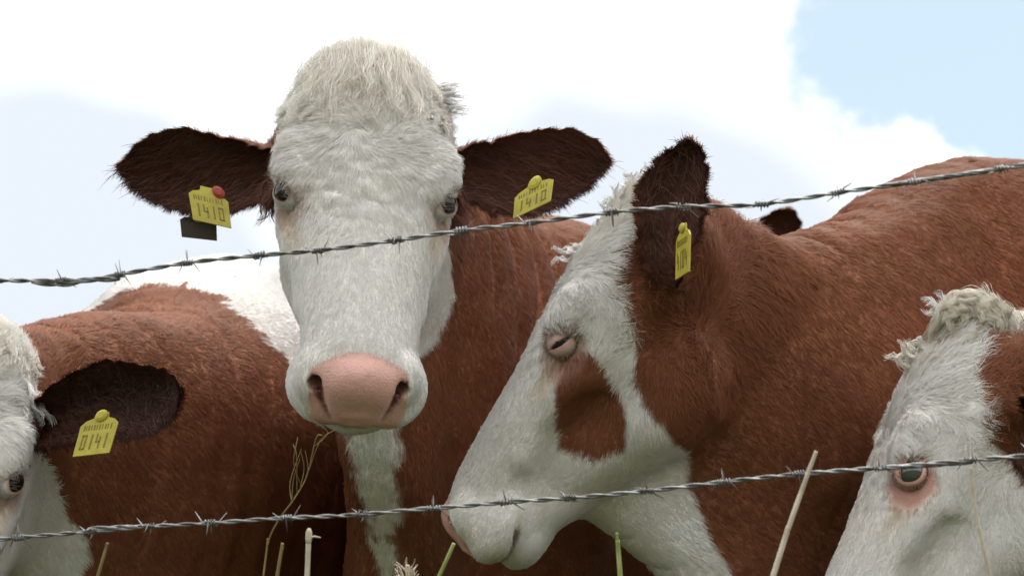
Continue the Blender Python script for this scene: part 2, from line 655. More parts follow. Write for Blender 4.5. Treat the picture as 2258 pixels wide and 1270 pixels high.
def grow_hair(v, quads, hp, colf, density, lenf, dirf, seed, mask=None, lift=.19, rad=.00027, curl=.25, kp=4):
    rng = np.random.default_rng(seed)
    tri = np.vstack([quads[:, [0, 1, 2]], quads[:, [0, 2, 3]]])
    c = v[tri].mean(1)
    cr = np.cross(v[tri[:, 1]] - v[tri[:, 0]], v[tri[:, 2]] - v[tri[:, 0]])
    ar = np.linalg.norm(cr, axis=1) / 2
    fn = nrm(cr)
    # coat is grown where this and neighbouring viewpoints can look
    q = c - CAMP
    dep = q @ _f
    px = CX + FPX * (q @ _r) / dep
    py = CY - FPX * (q @ _u) / dep
    face = (fn * nrm(-q)).sum(1)
    keep = (px > -260) & (px < 2520) & (py > -200) & (py < 1480) & (dep > .5) & (face > -.35)
    ki = np.nonzero(keep)[0]
    w = np.zeros(len(tri))
    w[ki] = ar[ki] * density(c[ki])
    if mask is not None:
        w[ki] *= mask(c[ki])
    n = int(w.sum())
    if n < 10:
        return None
    ti = rng.choice(len(tri), n, p=w / w.sum())
    r1 = np.sqrt(rng.random(n))
    r2 = rng.random(n)
    A, B_, C_ = v[tri[ti, 0]], v[tri[ti, 1]], v[tri[ti, 2]]
    P0 = A * (1 - r1)[:, None] + B_ * (r1 * (1 - r2))[:, None] + C_ * (r1 * r2)[:, None]
    vn = vert_normals(v, quads)
    N = nrm(vn[tri[ti, 0]] * (1 - r1)[:, None] + vn[tri[ti, 1]] * (r1 * (1 - r2))[:, None] + vn[tri[ti, 2]] * (r1 * r2)[:, None])
    D = dirf(P0, N)
    D = D + np.where(lenf(P0) == .0105, .20, .38)[:, None] * np.stack([fbm(P0, 45, seed + k * 11) for k in range(3)], 1)
    fore = 1 + 2.2 * (lenf(P0) > .0145)[:, None]
    D = D + curl * fore * np.stack([fbm(P0, 150, seed + 50 + k * 11, 2) for k in range(3)], 1)
    D = nrm(D - N * (D * N).sum(1, keepdims=True))
    lf = (lift * (1 + .5 * fbm(P0, 90, seed + 90)) + .10 * rng.standard_normal(n))[:, None]
    D1 = nrm(D + N * np.clip(lf, .06, 1.2) + .10 * rng.standard_normal((n, 3)))
    L = (lenf(P0) * (.65 + .7 * rng.random(n)) * (1 + .3 * fbm(P0, 30, seed + 70)))[:, None]
    pts = [P0 - N * .0008]
    ss = np.linspace(0, 1, kp)[1:]
    for s in ss:
        bend = D1 * (1 - .35 * s) + D * (.35 * s) - N * (.22 * s * s) * np.clip(lf, .06, 1)
        pts.append(P0 + bend * L * s + curl * .10 * L * s * rng.standard_normal((n, 3)))
    P = np.stack(pts, 1)
    col, wet = colf(P0)
    col = col * (1 + .065 * rng.standard_normal((n, 1))) * (1 + .09 * fbm(P0, 60, seed + 33))[:, None]
    rad = np.where(lenf(P0) == .0105, .00040, rad)
    return P, rad * (.7 + .6 * rng.random(n)), np.clip(col, .004, .92), N


def locks(parent, org, roots, nors, dirs, length, ncl, nper, col, seed, name='forelock', spread=.006, grav=.35, wave=.012, rad=.00042, k=8):
    """long hair gathered in locks: each root makes a lock of nper strands that meet towards the tip"""
    rng = np.random.default_rng(seed)
    S = np.linspace(0, 1, k)
    out, cc, nn = [], [], []
    for i in range(len(roots)):
        L = length[i] * (.75 + .5 * rng.random())
        d = nrm(dirs[i])
        side = nrm(np.cross(d, nors[i]))
        ph, fr = rng.random() * 6.28, 1.0 + rng.random() * 1.2
        g = np.array([0, 0, -1.0])
        ctr = roots[i] + L * (S[:, None] * d + (S ** 2)[:, None] * g * grav) + wave * (np.sin(ph + S * 6.28 * fr) - math.sin(ph))[:, None] * side * S[:, None] \
            + wave * .6 * (np.cos(ph + S * 5 * fr) - math.cos(ph))[:, None] * nors[i] * S[:, None]
        c = col * (.92 + .16 * rng.random())
        for j in range(nper):
            off = rng.standard_normal(3) * spread * min(1, L / .05)
            tight = np.interp(S, [0, .5, 1], [1, .55, .28 + .5 * rng.random()])[:, None]
            lj = .75 + .35 * rng.random()
            out.append(roots[i] + (ctr - roots[i]) * lj + off * tight + rng.standard_normal((k, 3)) * .0006)
            cc.append(c * (.9 + .2 * rng.random()))
            nn.append(nors[i] + np.array([0, -.25, .45]) + .25 * rng.standard_normal(3))
    return hair_obj(name, np.array(out), rad, np.clip(np.array(cc), 0, .9), nrm(np.array(nn)), M_hair, parent, org)


def tag_mesh(name, parent, org, c, right, down, w, h, thick, mats, button=True):
    """ear tag: shouldered plate with raised neck, printed strokes and a round button"""
    right, down = nrm(right), nrm(down)
    nor = np.cross(down, right)
    prof = [(-.5, 1), (.5, 1), (.52, .30), (.40, .20), (.20, .14), (.17, .02), (-.17, .02), (-.20, .14), (-.40, .20), (-.52, .30)]
    V, F, MI = [], [], []

    def pt(x, y, z):
        curve = 0.0
        return c + right * x * w + down * y * h + nor * (z + curve)

    def plate(pr, z0, z1, m):
        b0 = len(V)
        n = len(pr)
        V.extend([pt(x, y, z0) for x, y in pr])
        V.extend([pt(x, y, z1) for x, y in pr])
        F.append(tuple(b0 + i for i in range(n))[::-1])
        F.append(tuple(b0 + n + i for i in range(n)))
        for i in range(n):
            j = (i + 1) % n
            F.append((b0 + i, b0 + j, b0 + n + j, b0 + n + i))
        MI.extend([m] * (n + 2))
    # plate in columns, so that it can bow
    plate(prof, -thick / 2, thick / 2, 0)
    rng = random.Random(int(abs(c[0]) * 1e4))
    num = {0: '0141', 1: '1410', 2: '4104', 3: '1040'}[int(abs(c[0]) * 1e3) % 4]
    # printed strokes: bar lines above, digits below
    bars = [(-.40, .30, .03), (-.34, .30, .02), (-.28, .30, .035), (-.2, .3, .02), (-.13, .3, .04), (-.05, .3, .02), (.02, .3, .03), (.1, .3, .02), (.18, .3, .035), (.25, .3, .02), (.33, .3, .03)]
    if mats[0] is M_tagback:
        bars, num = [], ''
    for x, y, ww in bars:
        hh = .12
        plate([(x, y), (x + ww, y), (x + ww, y + hh), (x, y + hh)], thick / 2, thick / 2 + .0005, 1)
    for k, ch in enumerate(num):
        x0 = -.38 + k * .2
        segs = {'1': [(.06, 0, .04, 1)], '4': [(0, 0, .035, .55), (0, .5, .14, .1), (.09, .2, .035, .8)], '0': [(0, 0, .035, 1), (.10, 0, .035, 1), (0, 0, .13, .1), (0, .9, .13, .1)]}[ch]
        for sx, sy, sw, sh in segs:
            y0 = .52 + sy * .34
            plate([(x0 + sx, y0), (x0 + sx + sw, y0), (x0 + sx + sw, y0 + sh * .34), (x0 + sx, y0 + sh * .34)], thick / 2, thick / 2 + .0006, 1)
    bo = .30 if mats[2] is M_red else 0
    if button:
        b0 = len(V)
        n = 14
        for (rr, z) in ((.17, thick / 2), (.17, thick / 2 + .002), (.09, thick / 2 + .004)):
            for i in range(n):
                a = 2 * math.pi * i / n
                V.append(c + right * rr * w * math.cos(a) + right * bo * w + down * (.10 * h + rr * w * math.sin(a)) + nor * z)
        for k in range(2):
            for i in range(n):
                j = (i + 1) % n
                F.append((b0 + k * n + i, b0 + k * n + j, b0 + (k + 1) * n + j, b0 + (k + 1) * n + i))
        F.append(tuple(b0 + 2 * n + i for i in range(n)))
        MI.extend([2] * (2 * n + 1))
    return mesh_obj(name, V, F, mats, parent, org, smooth=False, mi=MI)


def make_ear(parent, org, base, tip, opening, wmax, seed, bend=(0, 0, .0), cup=(1.75, .75), back_col=BROWN, in_col=DARKB, hair=True):
    base, tip = np.asarray(base, float), np.asarray(tip, float)
    ns, ntt = 30, 19
    ax = tip - base
    L = np.linalg.norm(ax)
    ax = ax / L
    opn = np.asarray(opening, float)
    opn = nrm(opn - ax * (opn @ ax))
    side = np.cross(ax, opn)
    rng = np.random.default_rng(seed)
    S = np.linspace(0, 1, ns)
    W = np.interp(S, [0, .12, .28, .45, .62, .78, .9, .97, 1], np.array([.60, .72, .92, 1.0, 1.0, .85, .60, .36, .10])) * wmax
    ker = np.array([.25, .5, .25])
    W[1:-1] = np.convolve(W, ker, 'valid')
    PH = np.interp(S, [0, .25, .6, 1], [cup[0], cup[0] * .72, cup[1], cup[1] * .7])
    T = np.linspace(-1, 1, ntt)
    inn = np.zeros((ns, ntt, 3))
    for i, s in enumerate(S):
        r = W[i] / PH[i]
        ctr = base + ax * L * s + np.asarray(bend) * math.sin(math.pi * s)
        wob = .0025 * np.sin(s * 9 + seed) + .002 * rng.standard_normal()
        x = r * np.sin(PH[i] * T)
        dz = r * (1 - np.cos(PH[i] * T))
        inn[i] = ctr + np.outer(x + wob * T ** 2, side) + np.outer(dz - r * .35, opn)
    gu = np.gradient(inn, axis=0)
    gv = np.gradient(inn, axis=1)
    nn = nrm(np.cross(gu, gv))
    if (nn[ns // 2, ntt // 2] @ opn) < 0:
        nn = -nn
    th = (np.interp(S, [0, .3, 1], [.010, .006, .0035])[:, None] * np.interp(np.abs(T), [0, .7, 1], [1, .8, .35])[None])[..., None]
    out = inn - nn * th
    V = np.vstack([inn.reshape(-1, 3), out.reshape(-1, 3)])
    n0 = ns * ntt
    q = []
    for i in range(ns - 1):
        for j in range(ntt - 1):
            a = i * ntt + j
            q.append((a, a + 1, a + ntt + 1, a + ntt))
            q.append((n0 + a, n0 + a + ntt, n0 + a + ntt + 1, n0 + a + 1))
        for j in (0, ntt - 1):
            a = i * ntt + j
            qq = (a, a + ntt, n0 + a + ntt, n0 + a)
            q.append(qq if j == 0 else qq[::-1])
    for j in range(ntt - 1):
        a = (ns - 1) * ntt + j
        q.append((a, a + 1, n0 + a + 1, n0 + a))
        a = j
        q.append((a, n0 + a, n0 + a + 1, a + 1))
    q = np.array(q)
    # orient faces outward
    f0 = q[0]
    fnn = np.cross(V[f0[2]] - V[f0[0]], V[f0[3]] - V[f0[1]])
    if fnn @ nn[0, 0] < 0:
        q = q[:, ::-1]
    col = np.zeros((len(V), 3))
    updn = 1 if side[2] > 0 else -1                  # lit upper rim painted in with the back's brown, lower rim kept dark
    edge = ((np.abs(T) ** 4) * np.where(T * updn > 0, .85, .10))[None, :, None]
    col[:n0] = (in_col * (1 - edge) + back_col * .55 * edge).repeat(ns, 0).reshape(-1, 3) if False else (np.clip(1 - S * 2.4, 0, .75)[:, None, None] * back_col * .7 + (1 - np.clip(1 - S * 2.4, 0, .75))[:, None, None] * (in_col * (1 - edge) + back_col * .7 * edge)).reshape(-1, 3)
    col[n0:] = back_col * .8
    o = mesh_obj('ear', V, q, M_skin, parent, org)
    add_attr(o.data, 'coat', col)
    add_attr(o.data, 'wet', np.zeros(len(V)), 'FLOAT')
    # ear hair: short on the back, long inside and along the rims
    if hair:
        def sample(n, innerside, rim):
            s = rng.random(n) ** .9
            tt = (np.sign(rng.standard_normal(n)) * (1 - .10 * rng.random(n) ** 2)) if rim else rng.uniform(-1, 1, n)
            fi = np.clip(s * (ns - 1), 0, ns - 1.001)
            fj = np.clip((tt + 1) / 2 * (ntt - 1), 0, ntt - 1.001)
            i0, j0 = fi.astype(int), fj.astype(int)
            a, b2 = (fi - i0)[:, None], (fj - j0)[:, None]
            G = inn if innerside else out

            def bl(A):
                return (A[i0, j0] * (1 - a) + A[i0 + 1, j0] * a) * (1 - b2) + (A[i0, j0 + 1] * (1 - a) + A[i0 + 1, j0 + 1] * a) * b2
            return bl(G), nrm(bl(nn if innerside else -nn)), nrm(bl(gu)), nrm(bl(gv)), s, tt
        PP, CCc, NNn, RR = [], [], [], []
        for (n, inner, rim, ln, c, lift) in ((6500, True, False, .010, in_col, .22), (4200, False, False, .010, back_col * .9, .22),
                                            (4500, True, True, .0085, (in_col * .35 + back_col * .55), .15), (420, True, False, .030, in_col * 1.3 + .02, .5)):
            p0, N, U, Vv, s, tt = sample(n, inner, rim)
            d = U * (.75 + .25 * s)[:, None] + Vv * (np.sign(tt) * (.9 if rim else .25))[:, None] + .28 * rng.standard_normal((n, 3)) + N * lift \
                + np.array([0, 0, -.3]) * (1 if rim or ln > .03 else .2)
            d = nrm(d)
            LL = (ln * (.5 + .9 * rng.random(n)))[:, None]
            k = 4
            PP.append(np.stack([p0 + d * LL * x + np.array([0, 0, -.25]) * LL * x * x for x in np.linspace(0, 1, k)], 1))
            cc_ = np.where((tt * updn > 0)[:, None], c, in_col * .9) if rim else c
            CCc.append(cc_ * (1 + .25 * rng.standard_normal((n, 1))))
            NNn.append(N)
            RR.append(np.full(n, .00022 if rim else .00027))
        h = hair_obj('ear_hair', np.vstack(PP), np.concatenate(RR), np.clip(np.vstack(CCc), .004, .9), np.vstack(NNn), M_hair, o, org)
    return o, dict(inn=inn, nn=nn, side=side, ax=ax, opn=opn)


def make_eye(parent, org, hp, sgn, lid_col, open_=1.0, droop=0.0, tilt=0.0, rimcol=PINK, pinkw=.48, look=(.12, .84, .54), glass=None, sink=0.0):
    c = np.array([EYE_U, sgn * (9.35 - sink), -3.3])
    o = nrm(np.array([look[0], sgn * look[1], look[2]]))          # where the eye looks, head frame
    la = np.array([1.0, 0, .12 + tilt])
    la = nrm(la - o * (la @ o))                       # corner to corner, towards the nose
    sa = np.cross(la, o) * (1 if sgn > 0 else -1)
    if sa[2] < 0:
        sa = -sa                                      # towards the brow
    n1, n2 = 14, 24
    V, F = [], []
    R = EYE_R
    for i in range(n1 + 1):
        th = math.pi * i / n1
        for j in range(n2):
            ph = 2 * math.pi * j / n2
            k = 1.06 if th < .75 else 1.0
            V.append(c + R * (math.cos(th) * o * k + math.sin(th) * (math.cos(ph) * la + math.sin(ph) * sa)))
    for i in range(n1):
        for j in range(n2):
            F.append((i * n2 + j, i * n2 + (j + 1) % n2, (i + 1) * n2 + (j + 1) % n2, (i + 1) * n2 + j))
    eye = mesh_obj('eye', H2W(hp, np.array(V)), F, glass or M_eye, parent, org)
    # lids: a skin cap with an almond opening, rolled at the rim
    nt_, nr = 40, 9
    V, colr = [], []
    for j in range(nt_):
        ph = 2 * math.pi * j / nt_
        cph, sph = math.cos(ph), math.sin(ph)
        ax_in = .92
        ay_in = (.50 if sph > 0 else .54) * open_ - (droop if sph > 0 else 0)
        pinch = abs(cph) ** 1.5
        inner = np.array([ax_in * cph, ay_in * sph * (1 - .25 * pinch)])
        outer = np.array([1.55 * cph, 1.45 * sph])
        for i in range(nr):
            t_ = i / (nr - 1)
            g = inner + (outer - inner) * t_
            ang = np.linalg.norm(g)
            dirv = (g[0] * la + g[1] * sa) / (ang + 1e-9)
            rad = R * (1.04 + .05 * math.sin(min(t_ * 3.6, math.pi)) + (.10 * t_ if sph > 0 else -max(0, ang - .95) * .6 * abs(sph)) - (.04 if i == 0 else 0))
            V.append(c + rad * (math.cos(ang) * o + math.sin(ang) * dirv))
            k = max(0, 1 - t_ / pinkw) ** .7
            k = max(k, .75 * max(0, cph) ** 3 * (1 - t_))
            colr.append(rimcol * k + lid_col * (1 - k) if i > 0 else rimcol * .55)
    F = []
    for j in range(nt_):
        for i in range(nr - 1):
            a, b2 = j * nr + i, ((j + 1) % nt_) * nr + i
            F.append((a, b2, b2 + 1, a + 1))
    Vw = H2W(hp, np.array(V))
    ccw = H2W(hp, c)
    f = F[0]
    if np.cross(Vw[f[2]] - Vw[f[0]], Vw[f[3]] - Vw[f[1]]) @ (Vw[f[0]] - ccw) < 0:
        F = [x[::-1] for x in F]
    lid = mesh_obj('eyelid', Vw, F, M_lid, eye, org)
    add_attr(lid.data, 'coat', np.array(colr))
    # short coat on the lids
    rng = np.random.default_rng(31)
    nl = 900
    jj, tl = rng.integers(0, nt_, nl), rng.uniform(.42, 1, nl)
    VV = np.array(V).reshape(nt_, nr, 3)
    i0 = np.minimum((tl * (nr - 1)).astype(int), nr - 2)
    f0 = (tl * (nr - 1) - i0)[:, None]
    a_, b_ = VV[jj, i0] * (1 - f0) + VV[jj, i0 + 1] * f0, VV[(jj + 1) % nt_, i0] * (1 - f0) + VV[(jj + 1) % nt_, i0 + 1] * f0
    pr = a_ + (b_ - a_) * rng.random((nl, 1))
    nn_ = nrm(pr - c)
    dd = nrm(nrm(VV[jj, -1] - VV[jj, 0]) + .5 * la + .35 * nn_ + .3 * rng.standard_normal((nl, 3)))
    Ls = rng.uniform(.35, .75, (nl, 1))
    PH_ = np.stack([pr + dd * Ls * x_ - nn_ * .12 * Ls * x_ * x_ for x_ in np.linspace(0, 1, 4)], 1)
    PH_ = H2W(hp, PH_.reshape(-1, 3)).reshape(-1, 4, 3)
    hair_obj('lid_hair', PH_, .0003, np.clip(lid_col * (1 + .12 * rng.standard_normal((nl, 1))), .01, .9), nn_ @ hp['R'].T, M_hair, eye, org)
    # lashes along the upper lid
    rng = np.random.default_rng(3)
    P = []
    for k in range(44):
        ph = math.pi * (.08 + .84 * rng.random())
        g = np.array([.92 * math.cos(ph), (.5 * open_ - droop) * math.sin(ph)])
        ang = np.linalg.norm(g)
        dv = (g[0] * la + g[1] * sa) / (ang + 1e-9)
        p0 = c + R * 1.06 * (math.cos(ang) * o + math.sin(ang) * dv)
        d0 = nrm(o + .5 * sa + .5 * la * math.cos(ph) + .15 * rng.standard_normal(3))
        d1 = nrm(o * .5 - .5 * sa + .15 * rng.standard_normal(3))
        L = 1.15 * (.7 + .5 * rng.random())
        P.append([p0 + (d0 * s + d1 * s * s * .8) * L for s in np.linspace(0, 1, 4)])
    P = H2W(hp, np.array(P).reshape(-1, 3)).reshape(-1, 4, 3)
    wn_ = np.tile(o @ hp['R'].T, (len(P), 1))
    hair_obj('eyelash', P, .00018, np.tile(np.clip(lid_col * .45, 0, 1), (len(P), 1)), wn_, M_hair, eye, org)
    return eye


def white_poly(h, poly):
    """signed-ish inside test in the head's side view (u, w); h in cm"""
    x, y = h[:, 0], h[:, 2]
    ins = np.zeros(len(h), bool)
    n = len(poly)
    dm = np.full(len(h), 1e9)
    for i in range(n):
        (x1, y1), (x2, y2) = poly[i], poly[(i + 1) % n]
        c = ((y1 > y) != (y2 > y)) & (x < (x2 - x1) * (y - y1) / (y2 - y1 + 1e-12) + x1)
        ins ^= c
        ab = np.array([x2 - x1, y2 - y1])
        t_ = np.clip(((x - x1) * ab[0] + (y - y1) * ab[1]) / (ab @ ab + 1e-9), 0, 1)
        dm = np.minimum(dm, np.hypot(x - x1 - t_ * ab[0], y - y1 - t_ * ab[1]))
    return np.where(ins, dm, -dm)


def make_cow(name, label, hp, neck, torso_at, rear, pattern, ears, eyes, seed, curl=False, dens=1.0, top=1.42, wrinkle=.006, width=1.0,
             dewlap=None, kneck=.10, rise=0.0, eyepink=.5, fine=.0042, hairy=True):
    """neck rows (x,y,z,half width,up,down) from the head back; torso_at = shoulder centre on the ground plan; rear = unit vector to the rump"""
    rear = nrm(np.array([rear[0], rear[1], 0.0]))
    lat = np.array([-rear[1], rear[0], 0])
    S0 = np.array([torso_at[0], torso_at[1], 0.0])
    zc = top - .35
    org = S0 + rear * .7
    org[2] = ground_z(org[0], org[1])
    root = bpy.data.objects.new(name, None)
    COL.objects.link(root)
    root.location = org
    root['label'] = label
    root['category'] = 'cow'
    root['group'] = 'cattle crowded at the fence'
    B = lambda t_, l, z: S0 + rear * t_ + lat * l + np.array([0, 0, z])
    tt = [(-.18, zc - .10, .10, .14, .16), (-.10, zc - .07, .17, .22, .24), (.05, zc - .02, .235, .31, .33), (.28, zc, .275, .35, .39), (.6, zc, .31, .31, .44), (1.0, zc - .01, .34, .31, .44),
          (1.32, zc, .30, .34, .38), (1.56, zc + .03, .22, .29, .30), (1.70, zc + .06, .12, .17, .22)]
    trows = [(*B(a[0], 0, a[1] + rise * sstep(0, .6, a[0])), a[2] * width, a[3], a[4]) for a in tt]
    neck = np.array(neck, float)

    def legs(p):
        d = np.full(len(p), 9.0)
        for sg in (-1, 1):
            for (x, zz) in ((.16, 0), (1.42, 1)):
                l = .16 * sg * width
                g = ground_z(*B(x, l, 0)[:2])
                if zz == 0:
                    ch = [(x - .02, .78, .12), (x, .52, .075), (x, .34, .052), (x + .02, .13, .045), (x - .02, .035, .065)]
                else:
                    ch = [(x - .05, .85, .18), (x - .1, .62, .11), (x + .08, .46, .062), (x + .04, .14, .05), (x, .035, .068)]
                for a, b2 in zip(ch[:-1], ch[1:]):
                    d = smin(d, caps(p, B(a[0], l, a[1] + g), B(b2[0], l, b2[1] + g), a[2], b2[2]), .03)
        # tail
        d = smin(d, caps(p, B(1.70, 0, zc + .19), B(1.80, 0, zc - .12), .035, .025), .03)
        d = smin(d, caps(p, B(1.80, 0, zc - .12), B(1.78, 0, zc - .62), .022, .03), .03)
        return d

    def sdf(p):
        d, tp, l, h = sweep(p, trows)
        dn, tn, ln_, hn = sweep(p, neck)
        for sg in (-1, 1):
            q = p - B(.12, .17 * sg * width, zc - .10)
            loc = np.stack([q @ rear, q @ lat, q[:, 2]], 1)
            d = smin(d, ell(loc, (0, 0, 0), (.17, .09, .30)), .07)
            q = p - B(1.28, .2 * sg * width, zc + .26)
            d = smin(d, np.linalg.norm(q, axis=1) - .05, .12)
        d = smin(d, dn, kneck)
        if dewlap is not None:
            d = smin(d, sweep(p, dewlap)[0], .07)
        near = (p[:, 2] < zc) | ((p - S0) @ rear > 1.45)
        if near.any():
            d[near] = smin(d[near], legs(p[near]), .06)
        m = np.linalg.norm(p - H2W(hp, (22, 0, -10)), axis=1) < .50
        if m.any():
            dh = head_sdf(W2H(hp, p[m]), curl) * hp['s'] / 100
            d[m] = smin(d[m], dh, .045)
        return d
    hb = H2W(hp, np.array([(a, b2, c) for a in (-9, 52) for b2 in (-13, 13) for c in (3, -25)]))
    lo_h, hi_h = hb.min(0) - .005, hb.max(0) + .005
    allp = np.vstack([np.array(trows)[:, :3], neck[:, :3], hb])
    lo = allp.min(0) - .55
    hi = allp.max(0) + .5
    gz = min(ground_z(x, y) for x in (lo[0], hi[0]) for y in (lo[1], hi[1]))
    lo[2] = gz - .06
    gr = [axis_grid(lo[k], hi[k], lo_h[k], hi_h[k], fine, .026) for k in range(3)]
    v, q = surface_nets(sdf, *gr)
    v = relax(v, q, 1, .4)
    # loose skin: soft folds that run down the neck and over the shoulder, plus low muscle relief
    vn = vert_normals(v, q)
    h = W2H(hp, v)
    away = sstep(.16, .34, np.linalg.norm(v - H2W(hp, (20, 0, -8)), axis=1))
    _, tn, ln_, hn = sweep(v, neck)
    arc = tn * np.linalg.norm(neck[-1, :3] - neck[0, :3])
    _, tt_, _, _ = sweep(v, trows)
    arc = np.where(tn < .98, arc, arc.max() + tt_ * 1.7)
    wv = arc * 44 + 5.5 * fbm(v, 3.4, seed, 2) + hn * 4
    rid = (1 - np.abs(np.sin(wv))) ** 2.2
    amp = wrinkle * sstep(-.15, .5, fbm(v, 4.6, seed + 2)) * (1 - sstep(.12, .35, tt_))
    v = v + vn * (away * (-rid * amp + .010 * fbm(v, 5, seed + 5) + .004 * fbm(v, 14, seed + 8)))[:, None]
    # short ripples of coat on the forehead
    fm = sstep(3, 7, h[:, 0]) * (1 - sstep(22, 30, h[:, 0])) * sstep(-6, -1, h[:, 2]) * (np.abs(h[:, 1]) < 12)
    v = v + vn * (fm * (.0022 * fbm(v, 75, seed + 21) + .0022 * fbm(v * np.array([.6, 1, 1.8]), 34, seed + 22)))[:, None]

    def colf(p):
        h = W2H(hp, p)
        jit = 1.1 * fbm(p, 38, seed + 40) + .5 * fbm(p, 130, seed + 41)
        wh = pattern(p, h, jit)                                  # > 0 white, cm-ish
        wf = sstep(-.5, .5, wh)[:, None]
        br = BROWN * (1 + .18 * fbm(p, 7, seed + 60) + .12 * fbm(p, 22, seed + 61))[:, None]
        wt = WHITE * (1 + fbm(p, 13, seed + 62)[:, None] * np.array([.05, .065, .09]) + .04 * fbm(p, 5, seed + 66)[:, None])
        # patchy yellow-green tinge about the lips, tear stains
        av = np.abs(h[:, 1])
        lip_tinge = sstep(.0, .6, fbm(p, 40, seed + 63) + .35) * (1 - sstep(0, 2.5, np.abs(h[:, 2] + 10.6))) * sstep(36, 43, h[:, 0])
        wt = wt * (1 - .45 * lip_tinge[:, None] * np.array([.35, .3, .75]))
        tear = (1 - sstep(.6, 2.0, np.hypot(av - (10.2 - (h[:, 0] - 21) * .32), (h[:, 2] + 4.2 - (h[:, 0] - 21) * .10)))) * sstep(20.5, 22, h[:, 0]) * (1 - sstep(25, 30, h[:, 0]))
        wt = wt * (1 - tear[:, None] * np.array([.13, .21, .32]))
        cr = .35 * (1 - sstep(4, 15, h[:, 0])) * (1 - sstep(4, 9, av))
        wt = wt * (1 - cr[:, None]) + CREAM * cr[:, None]
        col = br * (1 - wf) + wt * wf
        # bare reddish skin round the eye and its inner corner
        er = np.hypot((h[:, 0] - EYE_U - .7) / 3.9, (h[:, 2] + 3.5 + .12 * (h[:, 0] - EYE_U)) / 3.2) + .26 * fbm(p, 50, seed + 64)
        ep = eyepink * (1 - sstep(.60, 1.05, er)) * (av > 6)
        col = col * (1 - ep[:, None]) + np.array([.50, .27, .215]) * ep[:, None]
        # bare pink nose and lips
        pn = 1 - (np.abs(h[:, 1]) / (5.9 + .3 * fbm(p, 60, seed + 9))) ** 3.0 - (np.maximum(-(h[:, 2] + 5.2), 0) / 4.7) ** 2 - (np.maximum(45.1 + .12 * av - h[:, 0], 0) / 1.2)
        pn = np.where(h[:, 0] > 40, pn, -1)
        pk = sstep(0, .25, pn) * (h[:, 2] > -10.3)
        nos = PINK * (1 + .16 * fbm(p, 120, seed + 11) + .16 * fbm(p, 30, seed + 12))[:, None]
        col = col * (1 - pk[:, None]) + nos * pk[:, None]
        # inside of the nostrils is coloured dark red
        hp_ = h.copy()
        hp_[:, 1] = av
        nd = np.minimum(caps(hp_, (46.4, 4.9, -2.9), (43, 3.8, -5.0), .75, .8), caps(hp_, (47.4, 4.4, -4.3), (49.0, 3.0, -6.4), .50, .22))
        dk = (1 - sstep(-.05, .5, nd))[:, None]
        col = col * (1 - dk) + np.array([.10, .03, .025]) * dk
        ml = np.minimum(caps(hp_, (43, 7.2, -10.3), (47.3, 4.2, -10.4), .2), caps(hp_, (47.3, 4.2, -10.4), (49.2, 0, -10.0), .2))
        mk = (1 - sstep(.1, .7, ml))[:, None] * .8
        col = col * (1 - mk) + np.array([.10, .055, .035]) * mk
        hf = sstep(.085, .070, p[:, 2] - org[2])[:, None]
        col = col * (1 - hf) + np.array([.05, .04, .03]) * hf
        return np.clip(col, 0, .9), np.maximum(np.maximum(pk, mk[:, 0]), np.maximum(ep * .45, (nd < .9) * .5))
    col, wet = colf(v)
    body = mesh_obj('body', v, q, M_skin, root, org)
    add_attr(body.data, 'coat', col)
    add_attr(body.data, 'wet', wet, 'FLOAT')

    def hdist(p):
        h = W2H(hp, p)
        return h, (h[:, 0] > -6) & (h[:, 0] < 52) & (np.abs(h[:, 1]) < 14) & (h[:, 2] > -26) & (h[:, 2] < 4)

    def density(p):
        h, on = hdist(p)
        return np.where(on, 410e3, 145e3) * dens

    def bare(p):
        h = W2H(hp, p)
        _, w_ = colf(p)
        ey = np.minimum(np.linalg.norm(h - np.array([EYE_U, 9.9, -3.1]), axis=1), np.linalg.norm(h - np.array([EYE_U, -9.9, -3.1]), axis=1))
        return (w_ < .3) * (ey > 1.85)

    def lenf(p):
        h, on = hdist(p)
        lf = np.interp(h[:, 0], [0, 6, 14, 20, 28, 38, 46, 50], [.026, .023, .0165, .0105, .0085, .0075, .0058, .0050])
        return np.where(on, lf, .0105)

    def dirf(p, n):
        h, on = hdist(p)
        du = h[:, 0] - 14
        sw = 3.2 * np.exp(-(du ** 2 + h[:, 1] ** 2) / 22)
        loc = np.stack([du + .8 - sw * h[:, 1] * .4 + 2.0 * fbm(p, 22, seed + 3), h[:, 1] * .8 + sw * du * .4 + 2.5 * fbm(p, 22, seed + 4), np.zeros(len(h)) - 1.0], 1)
        loc = nrm(loc)
        hd = loc @ hp['R'].T
        bd = nrm(rear + np.array([0, 0, -.75]))
        wgt = sstep(-24, -12, h[:, 2])[:, None] * on[:, None]
        return hd * wgt + bd * (1 - wgt)
    res = hairy and grow_hair(v, q, hp, colf, density, lenf, dirf, seed, bare, curl=.35)
    if res:
        P, rad, hc, N = res
        # the whorled forehead coat is rougher
        hair_obj('coat_hair', P, rad, hc, N, M_hair, root, org)
    for e in ears:
        eo, info = make_ear(root, org, **{k: x for k, x in e.items() if k not in ('tags',)})
        for tg in e.get('tags', ()):
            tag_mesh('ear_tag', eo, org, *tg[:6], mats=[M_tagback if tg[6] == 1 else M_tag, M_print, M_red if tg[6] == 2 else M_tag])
    for e in eyes:
        make_eye(root, org, hp, **e)
    return dict(root=root, org=org, v=v, q=q, vn=vert_normals(v, q), h=W2H(hp, v), hp=hp)


